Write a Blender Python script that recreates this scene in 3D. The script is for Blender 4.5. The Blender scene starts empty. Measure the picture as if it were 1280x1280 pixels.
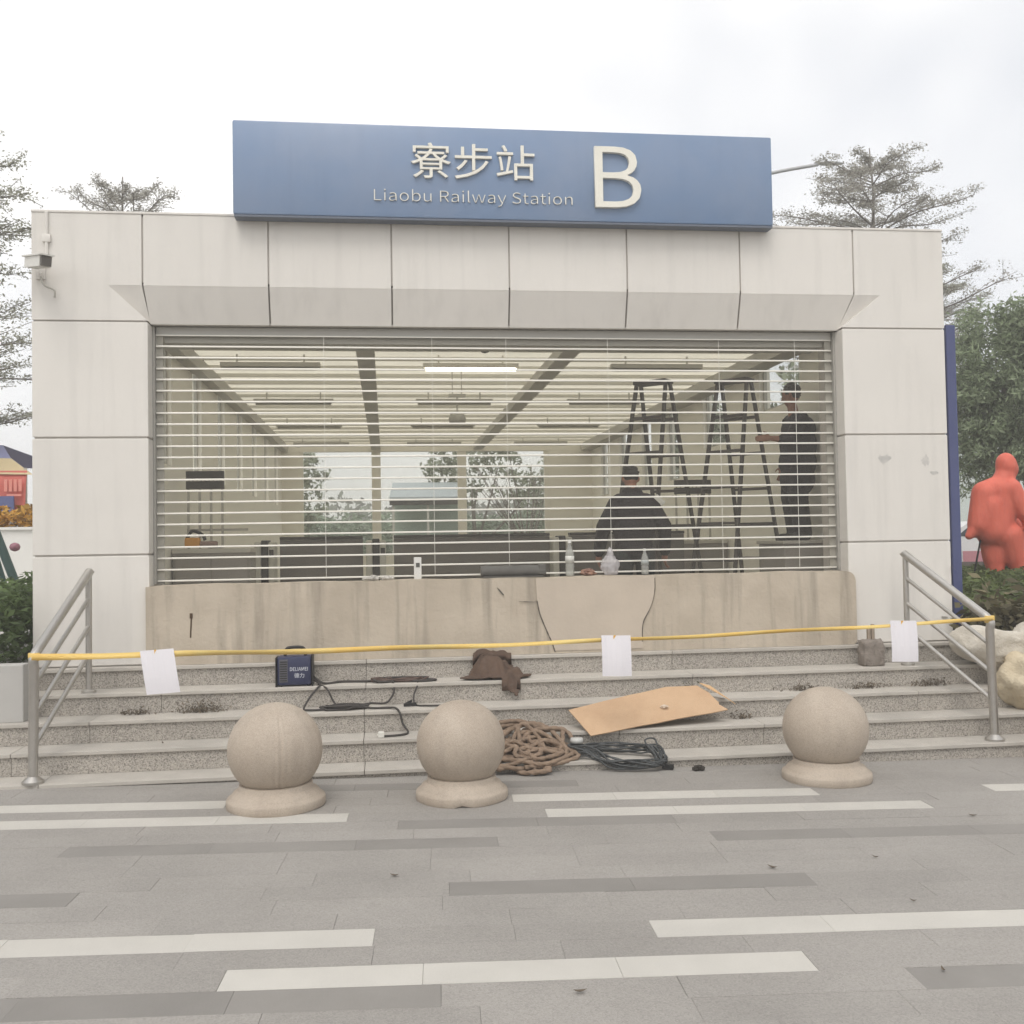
import bpy, bmesh, math, random
import numpy as np
from mathutils import Vector, Matrix, noise as mnoise
random.seed(7); RNG = np.random.default_rng(7)
S = bpy.context.scene
COL = S.collection
R = math.radians

# ------------------------------------------------------------------ camera
def cam_axes(yaw, pitch, roll):
    f = Vector((math.sin(yaw)*math.cos(pitch), math.cos(yaw)*math.cos(pitch), math.sin(pitch)))
    r = Vector((math.cos(yaw), -math.sin(yaw), 0)); u = r.cross(f)
    c, s = math.cos(roll), math.sin(roll)
    return c*r - s*u, s*r + c*u, f
cd = bpy.data.cameras.new('camera'); cam = bpy.data.objects.new('camera', cd); COL.objects.link(cam)
r_, u_, f_ = cam_axes(0.1232, 0.0298, 0.0170)
M4 = Matrix((( r_.x, u_.x, -f_.x, 0.0), (r_.y, u_.y, -f_.y, -9.343), (r_.z, u_.z, -f_.z, 1.721), (0, 0, 0, 1)))
cam.matrix_world = M4
cd.sensor_width = 36; cd.sensor_fit = 'HORIZONTAL'; cd.lens = 36*1275.4/1280
cd.clip_start = 0.05; cd.clip_end = 3000
S.camera = cam
# ------------------------------------------------------------------ sky and light
SUN_EL, SUN_AZ = 58, 200     # azimuth from +Y clockwise: behind the camera, a little to the left
W = bpy.data.worlds.new('World'); S.world = W; W.use_nodes = True
nt = W.node_tree; nt.nodes.clear()
out = nt.nodes.new('ShaderNodeOutputWorld')
sky = nt.nodes.new('ShaderNodeTexSky'); sky.sky_type = 'NISHITA'; sky.sun_disc = False
sky.sun_elevation = R(SUN_EL); sky.sun_rotation = R(SUN_AZ); sky.dust_density = 4.0
hs = nt.nodes.new('ShaderNodeHueSaturation'); hs.inputs['Saturation'].default_value = 0.25
nt.links.new(sky.outputs[0], hs.inputs['Color'])
b1 = nt.nodes.new('ShaderNodeBackground'); b1.inputs['Strength'].default_value = 0.05
nt.links.new(hs.outputs[0], b1.inputs['Color'])
# the overcast: an even bright cloud sheet with faint darker patches
tc = nt.nodes.new('ShaderNodeTexCoord'); nz = nt.nodes.new('ShaderNodeTexNoise')
nz.inputs['Scale'].default_value = 1.3; nz.inputs['Detail'].default_value = 4
mpw = nt.nodes.new('ShaderNodeMapping'); mpw.inputs['Location'].default_value = (3.7, 1.1, 0.6)
nt.links.new(tc.outputs['Generated'], mpw.inputs['Vector']); nt.links.new(mpw.outputs[0], nz.inputs['Vector'])
cr = nt.nodes.new('ShaderNodeValToRGB')
cr.color_ramp.elements[0].position = 0.36; cr.color_ramp.elements[0].color = (0.56, 0.59, 0.65, 1)
cr.color_ramp.elements[1].position = 0.50; cr.color_ramp.elements[1].color = (1.0, 0.985, 0.965, 1)
nt.links.new(nz.outputs['Fac'], cr.inputs['Fac'])
b2 = nt.nodes.new('ShaderNodeBackground'); b2.inputs['Strength'].default_value = 0.96
nt.links.new(cr.outputs[0], b2.inputs['Color'])
ad = nt.nodes.new('ShaderNodeAddShader')
nt.links.new(b1.outputs[0], ad.inputs[0]); nt.links.new(b2.outputs[0], ad.inputs[1]); nt.links.new(ad.outputs[0], out.inputs[0])
sd = bpy.data.lights.new('sun', 'SUN'); sun = bpy.data.objects.new('sun', sd); COL.objects.link(sun)
sd.energy = 1.0; sd.angle = R(25); sd.color = (1.0, 0.95, 0.88)
az, el = R(SUN_AZ), R(SUN_EL)
sv = Vector((math.sin(az)*math.cos(el), math.cos(az)*math.cos(el), math.sin(el)))
sun.rotation_euler = (-sv).to_track_quat('-Z', 'Y').to_euler()
S.view_settings.view_transform = 'Standard'; S.view_settings.look = 'None'
S.view_settings.exposure = 0.08; S.view_settings.gamma = 1.0; S.view_settings.use_curve_mapping = False
S.cycles.max_bounces = 6; S.cycles.transparent_max_bounces = 16; S.cycles.diffuse_bounces = 4
S.cycles.adaptive_threshold = 0.03; S.cycles.caustics_reflective = False; S.cycles.caustics_refractive = False
S.cycles.use_denoising = True; S.cycles.sample_clamp_indirect = 6

# ------------------------------------------------------------------ materials
def srgb(r, g, b):
    f = lambda c: (c/255/12.92) if c/255 <= 0.04045 else ((c/255+0.055)/1.055)**2.4
    return (f(r), f(g), f(b))
MATS = {}
def mat(name, col, rough=0.7, metal=0.0, var=0.0, vscale=3.0, var2=None, bump=0.0, bscale=40.0,
        speckle=None, spscale=250.0, streak=0.0, island=0.0, objrand=0.0, trans=0.0, spec=0.4, stretch=(1, 1, 1)):
    """Principled material whose colour varies with world-space noise (var), fine speckle, vertical streaks of dirt,
    per-leaf (island) and per-piece (objrand) differences; trans mixes in translucency for leaves."""
    if name in MATS: return MATS[name]
    m = bpy.data.materials.new(name); m.use_nodes = True; t = m.node_tree; N = t.nodes; L = t.links
    p = N['Principled BSDF']; p.inputs['Roughness'].default_value = rough; p.inputs['Metallic'].default_value = metal
    p.inputs['Specular IOR Level'].default_value = spec
    g = N.new('ShaderNodeNewGeometry')
    mp = N.new('ShaderNodeMapping'); mp.inputs['Scale'].default_value = stretch
    L.new(g.outputs['Position'], mp.inputs['Vector'])
    rgb = N.new('ShaderNodeRGB'); rgb.outputs[0].default_value = (*col, 1); cur = rgb.outputs[0]
    def mix(fac, a, bcol, blend='MIX'):
        x = N.new('ShaderNodeMix'); x.data_type = 'RGBA'; x.blend_type = blend
        if isinstance(fac, float): x.inputs[0].default_value = fac
        else: L.new(fac, x.inputs[0])
        L.new(a, x.inputs[6])
        if isinstance(bcol, tuple): x.inputs[7].default_value = (*bcol, 1)
        else: L.new(bcol, x.inputs[7])
        return x.outputs[2]
    def ramp(src, a, b):
        q = N.new('ShaderNodeMapRange'); q.inputs['From Min'].default_value = a; q.inputs['From Max'].default_value = b
        L.new(src, q.inputs['Value']); return q.outputs['Result']
    def mul(src, k):
        q = N.new('ShaderNodeMath'); q.operation = 'MULTIPLY'; q.inputs[1].default_value = k; L.new(src, q.inputs[0]); return q.outputs[0]
    if var > 0:
        n = N.new('ShaderNodeTexNoise'); n.inputs['Scale'].default_value = vscale; n.inputs['Detail'].default_value = 6
        n.inputs['Roughness'].default_value = 0.62
        L.new(mp.outputs[0], n.inputs['Vector'])
        c2 = var2 if var2 else tuple(c*0.55 for c in col)
        cur = mix(mul(ramp(n.outputs['Fac'], 0.38, 0.72), var), cur, c2)
    if streak > 0:
        n = N.new('ShaderNodeTexNoise'); n.inputs['Scale'].default_value = 1.0; n.inputs['Detail'].default_value = 5
        q = N.new('ShaderNodeMapping'); q.inputs['Scale'].default_value = (9, 9, 0.7); L.new(g.outputs['Position'], q.inputs['Vector'])
        L.new(q.outputs[0], n.inputs['Vector'])
        cur = mix(mul(ramp(n.outputs['Fac'], 0.5, 0.75), streak), cur, tuple(c*0.45 for c in col))
    if speckle:
        n = N.new('ShaderNodeTexVoronoi'); n.inputs['Scale'].default_value = spscale
        L.new(g.outputs['Position'], n.inputs['Vector'])
        sx = N.new('ShaderNodeSeparateColor'); L.new(n.outputs['Color'], sx.inputs[0])
        cur = mix(mul(ramp(sx.outputs[0], 0.45, 0.9), speckle), cur, tuple(c*0.25 for c in col))
        cur = mix(mul(ramp(sx.outputs[1], 0.6, 1.0), speckle*0.6), cur, tuple(min(1, c*1.7) for c in col))
    if island > 0 or objrand > 0:
        src = g.outputs['Random Per Island'] if island > 0 else N.new('ShaderNodeObjectInfo').outputs['Random']
        k = island if island > 0 else objrand
        hv = N.new('ShaderNodeHueSaturation'); L.new(cur, hv.inputs['Color'])
        q = N.new('ShaderNodeMapRange'); q.inputs['To Min'].default_value = 1-k; q.inputs['To Max'].default_value = 1+k
        L.new(src, q.inputs['Value']); L.new(q.outputs['Result'], hv.inputs['Value']); cur = hv.outputs[0]
    L.new(cur, p.inputs['Base Color'])
    if bump > 0:
        n = N.new('ShaderNodeTexNoise'); n.inputs['Scale'].default_value = bscale; n.inputs['Detail'].default_value = 4
        L.new(mp.outputs[0], n.inputs['Vector'])
        bp = N.new('ShaderNodeBump'); bp.inputs['Strength'].default_value = bump; bp.inputs['Distance'].default_value = 0.02
        L.new(n.outputs['Fac'], bp.inputs['Height']); L.new(bp.outputs[0], p.inputs['Normal'])
    if trans > 0:
        tr = N.new('ShaderNodeBsdfTranslucent'); L.new(cur, tr.inputs['Color'])
        ms = N.new('ShaderNodeMixShader'); ms.inputs[0].default_value = trans
        L.new(p.outputs[0], ms.inputs[1]); L.new(tr.outputs[0], ms.inputs[2])
        L.new(ms.outputs[0], N['Material Output'].inputs['Surface'])
    MATS[name] = m
    return m
def clear_mat(name, col, clear=0.85, rough=0.2, film=(0.7, 0.7, 0.68)):
    """a thin clear sheet: most light goes straight through, the rest is dusty film and gloss"""
    if name in MATS: return MATS[name]
    m = bpy.data.materials.new(name); m.use_nodes = True; t = m.node_tree; N = t.nodes; L = t.links
    p = N['Principled BSDF']; p.inputs['Base Color'].default_value = (*film, 1); p.inputs['Roughness'].default_value = rough
    tr = N.new('ShaderNodeBsdfTransparent'); tr.inputs['Color'].default_value = (*col, 1)
    ms = N.new('ShaderNodeMixShader'); ms.inputs[0].default_value = clear
    L.new(p.outputs[0], ms.inputs[1]); L.new(tr.outputs[0], ms.inputs[2]); L.new(ms.outputs[0], N['Material Output'].inputs['Surface'])
    MATS[name] = m
    return m
def emit_mat(name, col, strength):
    m = bpy.data.materials.new(name); m.use_nodes = True
    p = m.node_tree.nodes['Principled BSDF']; p.inputs['Base Color'].default_value = (*col, 1)
    p.inputs['Emission Color'].default_value = (*col, 1); p.inputs['Emission Strength'].default_value = strength
    return m

M_PANEL = mat('white_cladding', (0.70, 0.674, 0.633), 0.45, var=0.12, vscale=1.1, streak=0.16, objrand=0.02)
M_CORE = mat('joint_dark', (0.50, 0.47, 0.44), 0.9)
M_CONC = mat('stained_concrete', srgb(191, 180, 164), 0.92, var=0.55, vscale=1.6, streak=0.75, bump=0.25, bscale=30, var2=srgb(150, 138, 122))
M_PATCH = mat('fresh_plaster', srgb(194, 182, 167), 0.9, var=0.25, vscale=2.5, bump=0.12, bscale=25)
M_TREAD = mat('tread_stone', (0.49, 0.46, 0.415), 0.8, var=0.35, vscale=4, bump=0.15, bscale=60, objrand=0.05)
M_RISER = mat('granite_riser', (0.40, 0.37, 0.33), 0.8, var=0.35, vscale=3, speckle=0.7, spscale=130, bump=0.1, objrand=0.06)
M_PAVE = mat('grey_paving', (0.318, 0.300, 0.278), 0.75, var=0.42, vscale=0.9, bump=0.08, bscale=80, objrand=0.04, speckle=0.22, spscale=150)
M_PAVEW = mat('pale_paving', (0.51, 0.49, 0.45), 0.75, var=0.22, vscale=2.5, bump=0.08, bscale=80, objrand=0.03)
M_PAVED = mat('dark_paving', (0.248, 0.234, 0.217), 0.75, var=0.30, vscale=2.0, bump=0.08, bscale=80, objrand=0.06)
M_GROUND = mat('far_paving', (0.28, 0.265, 0.25), 0.8, var=0.35, vscale=0.6)
M_GROUT = mat('grout', (0.31, 0.29, 0.27), 0.95)
M_BALL = mat('bollard_granite', srgb(178, 166, 152), 0.72, var=0.6, vscale=2.6, streak=0.22, speckle=0.16, spscale=160, bump=0.1, bscale=70, var2=srgb(154, 140, 125))
M_STEEL = mat('stainless', (0.50, 0.48, 0.45), 0.34, metal=0.85, var=0.25, vscale=12)
M_ALU = mat('bright_aluminium', (0.78, 0.76, 0.70), 0.38, metal=0.35)
M_GUIDE = mat('guide_grey', (0.40, 0.39, 0.36), 0.5, metal=0.2)
M_PC = clear_mat('polycarbonate', (0.985, 0.98, 0.965), 0.97, 0.3, (0.62, 0.59, 0.54))
M_GLASS = clear_mat('window_glass', (0.97, 0.98, 0.97), 0.95, 0.05, (0.5, 0.52, 0.51))
M_BLUE = mat('sign_blue', (0.160, 0.240, 0.385), 0.38, var=0.6, vscale=0.7, var2=(0.26, 0.305, 0.40), spec=0.6, streak=0.08)
M_BLUEEDGE = mat('sign_edge', (0.13, 0.15, 0.19), 0.5)
M_LETTER = mat('letter_cream', (0.80, 0.78, 0.70), 0.5, var=0.15, vscale=6)
M_WALLIN = mat('hall_wall', (0.86, 0.835, 0.76), 0.55, var=0.12, vscale=2)
M_CEIL = mat('hall_ceiling', (0.70, 0.68, 0.61), 0.6, var=0.12, vscale=2, objrand=0.03)
M_ROOFLIGHT = mat('frosted_roof_sheet', (0.88, 0.86, 0.79), 0.6, var=0.15, vscale=1.5, objrand=0.03, trans=0.78)
M_TRAY = mat('tray_grey', (0.46, 0.445, 0.40), 0.6)
M_FLOORIN = mat('hall_floor', (0.52, 0.50, 0.45), 0.4, var=0.2)
M_DARKPANEL = mat('dark_balustrade', (0.16, 0.148, 0.135), 0.4)
M_BLACK = mat('black_plastic', (0.018, 0.018, 0.018), 0.5)
M_TEXTIN = mat('dark_metal', (0.045, 0.042, 0.04), 0.5, metal=0.3)

# ------------------------------------------------------------------ mesh helpers
class MB:
    """collects verts and faces in world coordinates"""
    def __init__(s): s.v = []; s.f = []; s.mi = []; s.cur = 0
    def add(s, vs, fs):
        b = len(s.v); s.v += [tuple(v) for v in vs]; s.f += [tuple(i+b for i in f) for f in fs]; s.mi += [s.cur]*len(fs); return s
    def box(s, x0, x1, y0, y1, z0, z1, bev=0.0):
        if bev <= 0:
            v = [(x, y, z) for z in (z0, z1) for y in (y0, y1) for x in (x0, x1)]
            return s.add(v, [(0, 2, 3, 1), (4, 5, 7, 6), (0, 1, 5, 4), (2, 6, 7, 3), (0, 4, 6, 2), (1, 3, 7, 5)])
        bm = bmesh.new(); bmesh.ops.create_cube(bm, size=1)
        for v in bm.verts: v.co = Vector(((x0+x1)/2+v.co.x*(x1-x0), (y0+y1)/2+v.co.y*(y1-y0), (z0+z1)/2+v.co.z*(z1-z0)))
        bmesh.ops.bevel(bm, geom=bm.edges[:], offset=bev, segments=2, affect='EDGES', profile=0.5)
        return s.bm(bm)
    def bm(s, bm, M=None):
        bm.verts.index_update()
        if M is not None: bm.transform(M)
        s.add([v.co[:] for v in bm.verts], [[v.index for v in f.verts] for f in bm.faces]); bm.free(); return s
    def prism(s, poly, y0, y1):
        """polygon in (x,z), counter-clockwise seen from -Y, extruded along y"""
        n = len(poly); v = [(x, y0, z) for x, z in poly]+[(x, y1, z) for x, z in poly]
        fs = [tuple(range(n)), tuple(range(2*n-1, n-1, -1))]+[(i+n, (i+1) % n+n, (i+1) % n, i) for i in range(n)]
        return s.add(v, fs)
    def bar(s, a, b, w, h, up=(0, 0, 1)):
        a = Vector(a); b = Vector(b); d = (b-a).normalized(); u = Vector(up)
        if abs(d.dot(u)) > 0.98: u = Vector((0, 1, 0))
        x = d.cross(u).normalized()*w/2; y = x.cross(d).normalized()*h/2
        v = [p+i*x+j*y for p in (a, b) for i, j in ((-1, -1), (1, -1), (1, 1), (-1, 1))]
        return s.add(v, [(0, 3, 2, 1), (4, 5, 6, 7), (0, 1, 5, 4), (1, 2, 6, 5), (2, 3, 7, 6), (3, 0, 4, 7)])
    def tube(s, pts, r, n=8, lobes=0, twist=0.0, depth=0.0, taper=None):
        pts = [Vector(p) for p in pts]; m = len(pts)
        t0 = (pts[1]-pts[0]).normalized(); nrm = t0.orthogonal().normalized(); vs = []; L = 0
        for i in range(m):
            t = (pts[min(i+1, m-1)]-pts[max(i-1, 0)]).normalized()
            nrm = (nrm-t*nrm.dot(t)).normalized(); bn = t.cross(nrm)
            if i: L += (pts[i]-pts[i-1]).length
            rr = r if taper is None else r*(1+(taper-1)*i/(m-1))
            if callable(r): rr = r(i/(m-1))
            for k in range(n):
                a = 2*math.pi*k/n; q = rr*(1+depth*math.cos(lobes*(a-twist*L))) if lobes else rr
                vs.append(pts[i]+nrm*math.cos(a)*q+bn*math.sin(a)*q)
        fs = [(i*n+k, i*n+(k+1) % n, (i+1)*n+(k+1) % n, (i+1)*n+k) for i in range(m-1) for k in range(n)]
        fs += [tuple(range(n-1, -1, -1)), tuple((m-1)*n+k for k in range(n))]
        return s.add(vs, fs)
    def lathe(s, prof, c, n=48, fn=None):
        cx, cy, cz = c; vs = []; m = len(prof)
        for i, (r, z) in enumerate(prof):
            for k in range(n):
                a = 2*math.pi*k/n; x, y, zz = r*math.cos(a), r*math.sin(a), z
                if fn: x, y, zz = fn(x, y, zz, a)
                vs.append((cx+x, cy+y, cz+zz))
        fs = [(i*n+k, i*n+(k+1) % n, (i+1)*n+(k+1) % n, (i+1)*n+k) for i in range(m-1) for k in range(n)]
        fs += [tuple(range(n-1, -1, -1)), tuple((m-1)*n+k for k in range(n))]
        return s.add(vs, fs)
def spline(pts, n=8):
    """Catmull-Rom through pts"""
    P = [Vector(p) for p in pts]; P = [P[0]*2-P[1]]+P+[P[-1]*2-P[-2]]; o = []
    for i in range(1, len(P)-2):
        for k in range(n):
            t = k/n; a, b, c, d = P[i-1:i+3]
            o.append(0.5*((2*b)+(c-a)*t+(2*a-5*b+4*c-d)*t*t+(3*b-a-3*c+d)*t**3))
    return o+[P[-2]]
def origin_of(p):
    o = Vector((0, 0, 0))
    while p is not None: o += p.location; p = p.parent
    return o
def new_obj(name, me, mats, parent=None, smooth=False):
    ob = bpy.data.objects.new(name, me); COL.objects.link(ob)
    for m in (mats if isinstance(mats, (list, tuple)) else [mats]): me.materials.append(m)
    if smooth: me.shade_smooth() if smooth is True else me.set_sharp_from_angle(angle=R(smooth))
    if parent is not None: ob.parent = parent
    return ob
def build(name, mb, mats, parent=None, smooth=False, at=None):
    """one mesh object from world-space geometry; its origin is its parent's origin, or `at` for a top-level thing"""
    o = origin_of(parent) if parent is not None else Vector(at if at else (0, 0, 0))
    me = bpy.data.meshes.new(name)
    me.from_pydata([(v[0]-o.x, v[1]-o.y, v[2]-o.z) for v in mb.v], [], mb.f)
    me.polygons.foreach_set('material_index', mb.mi); me.update()
    if smooth and smooth is not True:
        me.shade_smooth(); me.set_sharp_from_angle(angle=R(smooth))
    elif smooth: me.shade_smooth()
    ob = bpy.data.objects.new(name, me); COL.objects.link(ob)
    for m in (mats if isinstance(mats, (list, tuple)) else [mats]): me.materials.append(m)
    if parent is not None: ob.parent = parent
    elif at: ob.location = at
    return ob
def share(src, loc, parent, name=None):
    c = src.copy(); COL.objects.link(c); c.parent = parent; c.location = loc
    if name: c.name = name
    return c
def tag(o, label=None, cat=None, group=None, kind=None):
    if label: o['label'] = label
    if cat: o['category'] = cat
    if group: o['group'] = group
    if kind: o['kind'] = kind
    return o
def thing(name, loc, label, cat, group=None, rz=0.0):
    e = bpy.data.objects.new(name, None); COL.objects.link(e); e.location = loc; e.rotation_euler.z = rz
    e.empty_display_size = 0.1
    return tag(e, label, cat, group)
def copy_tree(o, parent=None):
    c = o.copy(); COL.objects.link(c); c.parent = parent
    for ch in [x for x in bpy.data.objects if x.parent is o]: copy_tree(ch, c)
    return c

# ================================================================== THE GROUND
GA, GB = -0.085, -0.012                      # the plaza falls gently to the right
def gz(x): return GA+GB*max(-60, min(60, x))
PANG = math.atan(-0.055); PC_, PS_ = math.cos(PANG), math.sin(PANG)
def uv(u, v): return (u*PC_-v*PS_, u*PS_+v*PC_)
g = MB()
g.add([(-60, -40, gz(-60)-0.008), (60, -40, gz(60)-0.008), (60, 90, gz(60)-0.008), (-60, 90, gz(-60)-0.008)], [(0, 1, 2, 3)])
plaza = build('plaza', g, M_GROUT); tag(plaza, 'grey stone paved plaza in front of the steps', kind='structure')
g = MB(); g.add([(-400, -400, -1.1), (400, -400, -1.1), (400, 400, -1.1), (-400, 400, -1.1)], [(0, 1, 2, 3)])
tag(build('ground', g, mat('far_ground', (0.16, 0.17, 0.12), 0.95, var=0.5, vscale=0.05)), 'flat ground reaching to the horizon', kind='structure')
# rows of slabs, each strip a colour of its own
PITCH, V0 = 0.209, -1.93
strips = {0: [(-3.6, -1.02, 1), (0.98, 3.18, 1), (4.48, 7.0, 1)], 2: [(-2.7, -0.14, 1), (1.18, 3.82, 1)], 3: [(0.2, 2.0, 2)],
          5: [(-1.75, 0.82, 2), (2.15, 4.66, 2)], 9: [(-3.9, -1.4, 2), (0.52, 2.46, 2)], 12: [(-2.34, 0.17, 1), (1.47, 3.98, 1)],
          14: [(-0.43, 2.07, 1)], 15: [(-2.03, 0.48, 2), (2.44, 4.9, 2)], -2: [(-1.0, 1.5, 2)], 18: [(-1.5, 1.0, 1)]}
PM = [M_PAVE, M_PAVEW, M_PAVED]
slab_mesh = {}
def slab(u0, u1, v0, v1, mi):
    g_ = 0.0005; L = round((u1-u0)-2*g_, 3); D = v1-v0-2*g_
    key = (L, mi)
    if key not in slab_mesh:
        mb = MB(); mb.box(-L/2, L/2, -D/2, D/2, -0.012, 0.0, 0.0012)
        me = bpy.data.meshes.new('paving_slab'); me.from_pydata(mb.v, [], mb.f); me.materials.append(PM[mi]); slab_mesh[key] = me
    o = bpy.data.objects.new('paving_slab', slab_mesh[key]); COL.objects.link(o)
    x, y = uv((u0+u1)/2, (v0+v1)/2)
    o.parent = plaza; o.location = (x, y, gz(x)+random.uniform(-0.0012, 0.0012)); o.rotation_euler = (0, math.atan(-GB), PANG)
for k in range(-4, 18):
    va, vb = V0-PITCH*(k+1), V0-PITCH*k
    vc = (va+vb)/2
    t = (vc+9.0)/7.0                          # the visible width grows with distance
    ul, ur = -1.1-1.9*max(0, t), 2.2+3.9*max(0, t)
    pieces = []; cur = -9.0+random.uniform(0, 1.2)
    for (a, b, mi) in sorted(strips.get(k, [])):
        n = max(1, round((a-cur)/0.84))
        if a > cur: pieces += [(cur+(a-cur)*i/n, cur+(a-cur)*(i+1)/n, 0) for i in range(n)]
        n = max(1, round((b-a)/0.84)); pieces += [(a+(b-a)*i/n, a+(b-a)*(i+1)/n, mi) for i in range(n)]
        cur = b
    while cur < 10: pieces.append((cur, cur+0.84, 0)); cur += 0.84
    for (a, b, mi) in pieces:
        if b > ul-0.6 and a < ur+0.6: slab(a, b, va, vb, mi)
# paving beyond the built slabs
g = MB()
def sheet(u0, u1, v0, v1):
    n = 6; vs = []
    for i in range(n+1):
        for v in (v0, v1):
            x, y = uv(u0+(u1-u0)*i/n, v); vs.append((x, y, gz(x)-0.016))
    g.add(vs, [(2*i, 2*i+2, 2*i+3, 2*i+1) for i in range(n)])
sheet(-50, 50, -38, 60)
tag(build('far_paving', g, M_GROUND), 'grey paving of the wider square', kind='structure')

# ================================================================== THE STEPS
steps = build('entrance_steps', MB().box(-6.0, 8.0, -0.06, 0.9, -0.4, 0.655).box(-6.0, 8.0, -0.36, -0.062, -0.4, 0.475).box(-6.0, 8.0, -0.66, -0.362, -0.4, 0.294)
              .box(-6.0, 8.0, -0.96, -0.662, -0.4, 0.114).box(-6.0, 8.0, -1.26, -0.962, -0.4, -0.066), M_GROUT)
tag(steps, 'five wide grey granite steps up to the entrance', kind='structure')
joints = {5: [-3.6, -0.19, 2.62, 5.5], 4: [-4.0, -1.9, -0.19, 2.72, 5.6], 3: [-5.2, -2.4, -0.2, 2.2, 4.7, 6.4],
          2: [-5.6, -2.9, -0.2, 1.9, 3.15, 6.6], 1: [-6.0, -2.6, -0.19, 2.1, 3.55, 7.0]}
for k in range(1, 6):
    z = 0.693-0.18*(5-k); y = -0.10-0.30*(5-k)
    js = joints[k]
    for a, b in zip(js[:-1], js[1:]):
        back = y+0.30+0.035 if k < 5 else y+0.2
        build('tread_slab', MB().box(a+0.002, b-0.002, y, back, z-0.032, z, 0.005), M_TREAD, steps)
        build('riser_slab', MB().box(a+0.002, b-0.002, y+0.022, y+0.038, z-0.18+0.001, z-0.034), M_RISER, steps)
# ================================================================== THE ENTRANCE PORTAL
portal = thing('entrance_portal', (1.2, 0.3, 0.69), 'white panelled portal framing the station entrance', 'building')
XL, XR, IL, IR, ZT, ZB = -3.06, 5.454, -2.078, 4.405, 4.70, 0.695
zs = [ZB, 1.668, 2.705, 3.74]
G = 0.008
for (a, b) in ((XL, IL), (IR, XR)):
    build('column_core', MB().box(a+0.016, b-0.016, 0.016, 0.60, ZB, 3.76), M_CORE, portal)
    for z0, z1 in zip(zs[:-1], zs[1:]):
        build('cladding_panel', MB().box(a, b, 0, 0.20, z0+G, z1-G, 0.006), M_PANEL, portal)
fj = [XL, -2.12, -1.022, 0.084, 1.17, 2.289, 3.393, 4.533, XR]
FZ, CZ = 4.062, 3.738
cl, crr = -2.416, 4.801
build('lintel_core', MB().box(XL+0.016, XR-0.016, 0.26, 0.60, 3.762, ZT-0.016).box(XL+0.016, XR-0.016, 0.016, 0.262, FZ+0.03, ZT-0.016), M_CORE, portal)
build('cladding_panel', MB().prism([(XL, 3.74+G), (IL, 3.74+G), (cl, FZ), (fj[1]-G, FZ), (fj[1]-G, ZT), (XL, ZT)], 0, 0.20), M_PANEL, portal)
for a, b in zip(fj[1:-2], fj[2:-1]):
    build('cladding_panel', MB().prism([(a+G, FZ), (b-G, FZ), (b-G, ZT), (a+G, ZT)], 0, 0.05), M_PANEL, portal)
build('cladding_panel', MB().prism([(fj[7]+G, FZ), (crr, FZ), (IR, 3.74+G), (XR, 3.74+G), (XR, ZT), (fj[7]+G, ZT)], 0, 0.20), M_PANEL, portal)
SD = 0.11
build('soffit_strip', MB().box(IL, IR, SD+0.014, 0.262, 3.742, 3.758), M_PANEL, portal)
cj = [None]+fj[1:-1]+[None]
for i in range(len(cj)-1):
    ta = cl if cj[i] is None else cj[i]+G; ba = IL if cj[i] is None else cj[i]+G
    tb = crr if cj[i+1] is None else cj[i+1]-G; bb = IR if cj[i+1] is None else cj[i+1]-G
    ba, bb = max(ba, IL), min(bb, IR)
    if bb-ba < 0.01 and cj[i] is None: ba, bb = IL-0.001, IL+0.001
    elif bb-ba < 0.01: ba, bb = IR-0.001, IR+0.001
    v = [(ba, SD, CZ), (bb, SD, CZ), (tb, 0.001, FZ-0.002), (ta, 0.001, FZ-0.002)]
    w = [(p[0], p[1]+0.012, p[2]+0.012) for p in v]
    build('soffit_backing', MB().add([(p[0], p[1]+0.020, p[2]+0.016) for p in ((ba-0.012, SD, CZ), (bb+0.012, SD, CZ), (tb+0.012, 0.001, FZ-0.002), (ta-0.012, 0.001, FZ-0.002))], [(0, 1, 2, 3)]), M_CORE, portal)
    build('soffit_panel', MB().add(v+w, [(0, 1, 2, 3), (7, 6, 5, 4), (0, 4, 5, 1), (1, 5, 6, 2), (2, 6, 7, 3), (3, 7, 4, 0)]), M_PANEL, portal)
build('soffit_cheek', MB().add([(cl, 0.002, FZ-0.001), (IL, 0.002, 3.742), (IL, SD, CZ-0.001)], [(0, 1, 2)]), M_PANEL, portal)
build('soffit_cheek', MB().add([(crr, 0.002, FZ-0.001), (IR, SD, CZ-0.001), (IR, 0.002, 3.742)], [(0, 1, 2)]), M_PANEL, portal)
build('coping', MB().box(XL-0.004, XR+0.004, -0.008, 0.62, ZT+0.001, ZT+0.022, 0.004), M_PANEL, portal)
# conduit and small stain plate on the left column
build('conduit', MB().tube([(-2.93, -0.012, 4.70), (-2.93, -0.012, 4.24)], 0.016).box(-2.965, -2.895, -0.03, -0.001, 4.43, 4.50, 0.004), M_PANEL, portal, 40)
M_SMUDGE = mat('smudge', (0.47, 0.46, 0.44), 0.8, var=0.9, vscale=14, var2=(0.68, 0.65, 0.61))
for (x, z, w, h) in ((4.80, 2.47, 0.15, 0.12), (5.22, 2.45, 0.11, 0.15), (5.3, 2.33, 0.13, 0.05)):
    bm = MB(); n = 18
    pts = [(x+w/2*math.cos(2*math.pi*i/n)*random.uniform(0.45, 1.0), z+h/2*math.sin(2*math.pi*i/n)*random.uniform(0.45, 1.0)) for i in range(n)]
    bm.prism(pts, -0.0012, 0.001); o = build('glue_mark', bm, M_SMUDGE, portal); o['label'] = 'faint grey glue smear on the right column'
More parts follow.
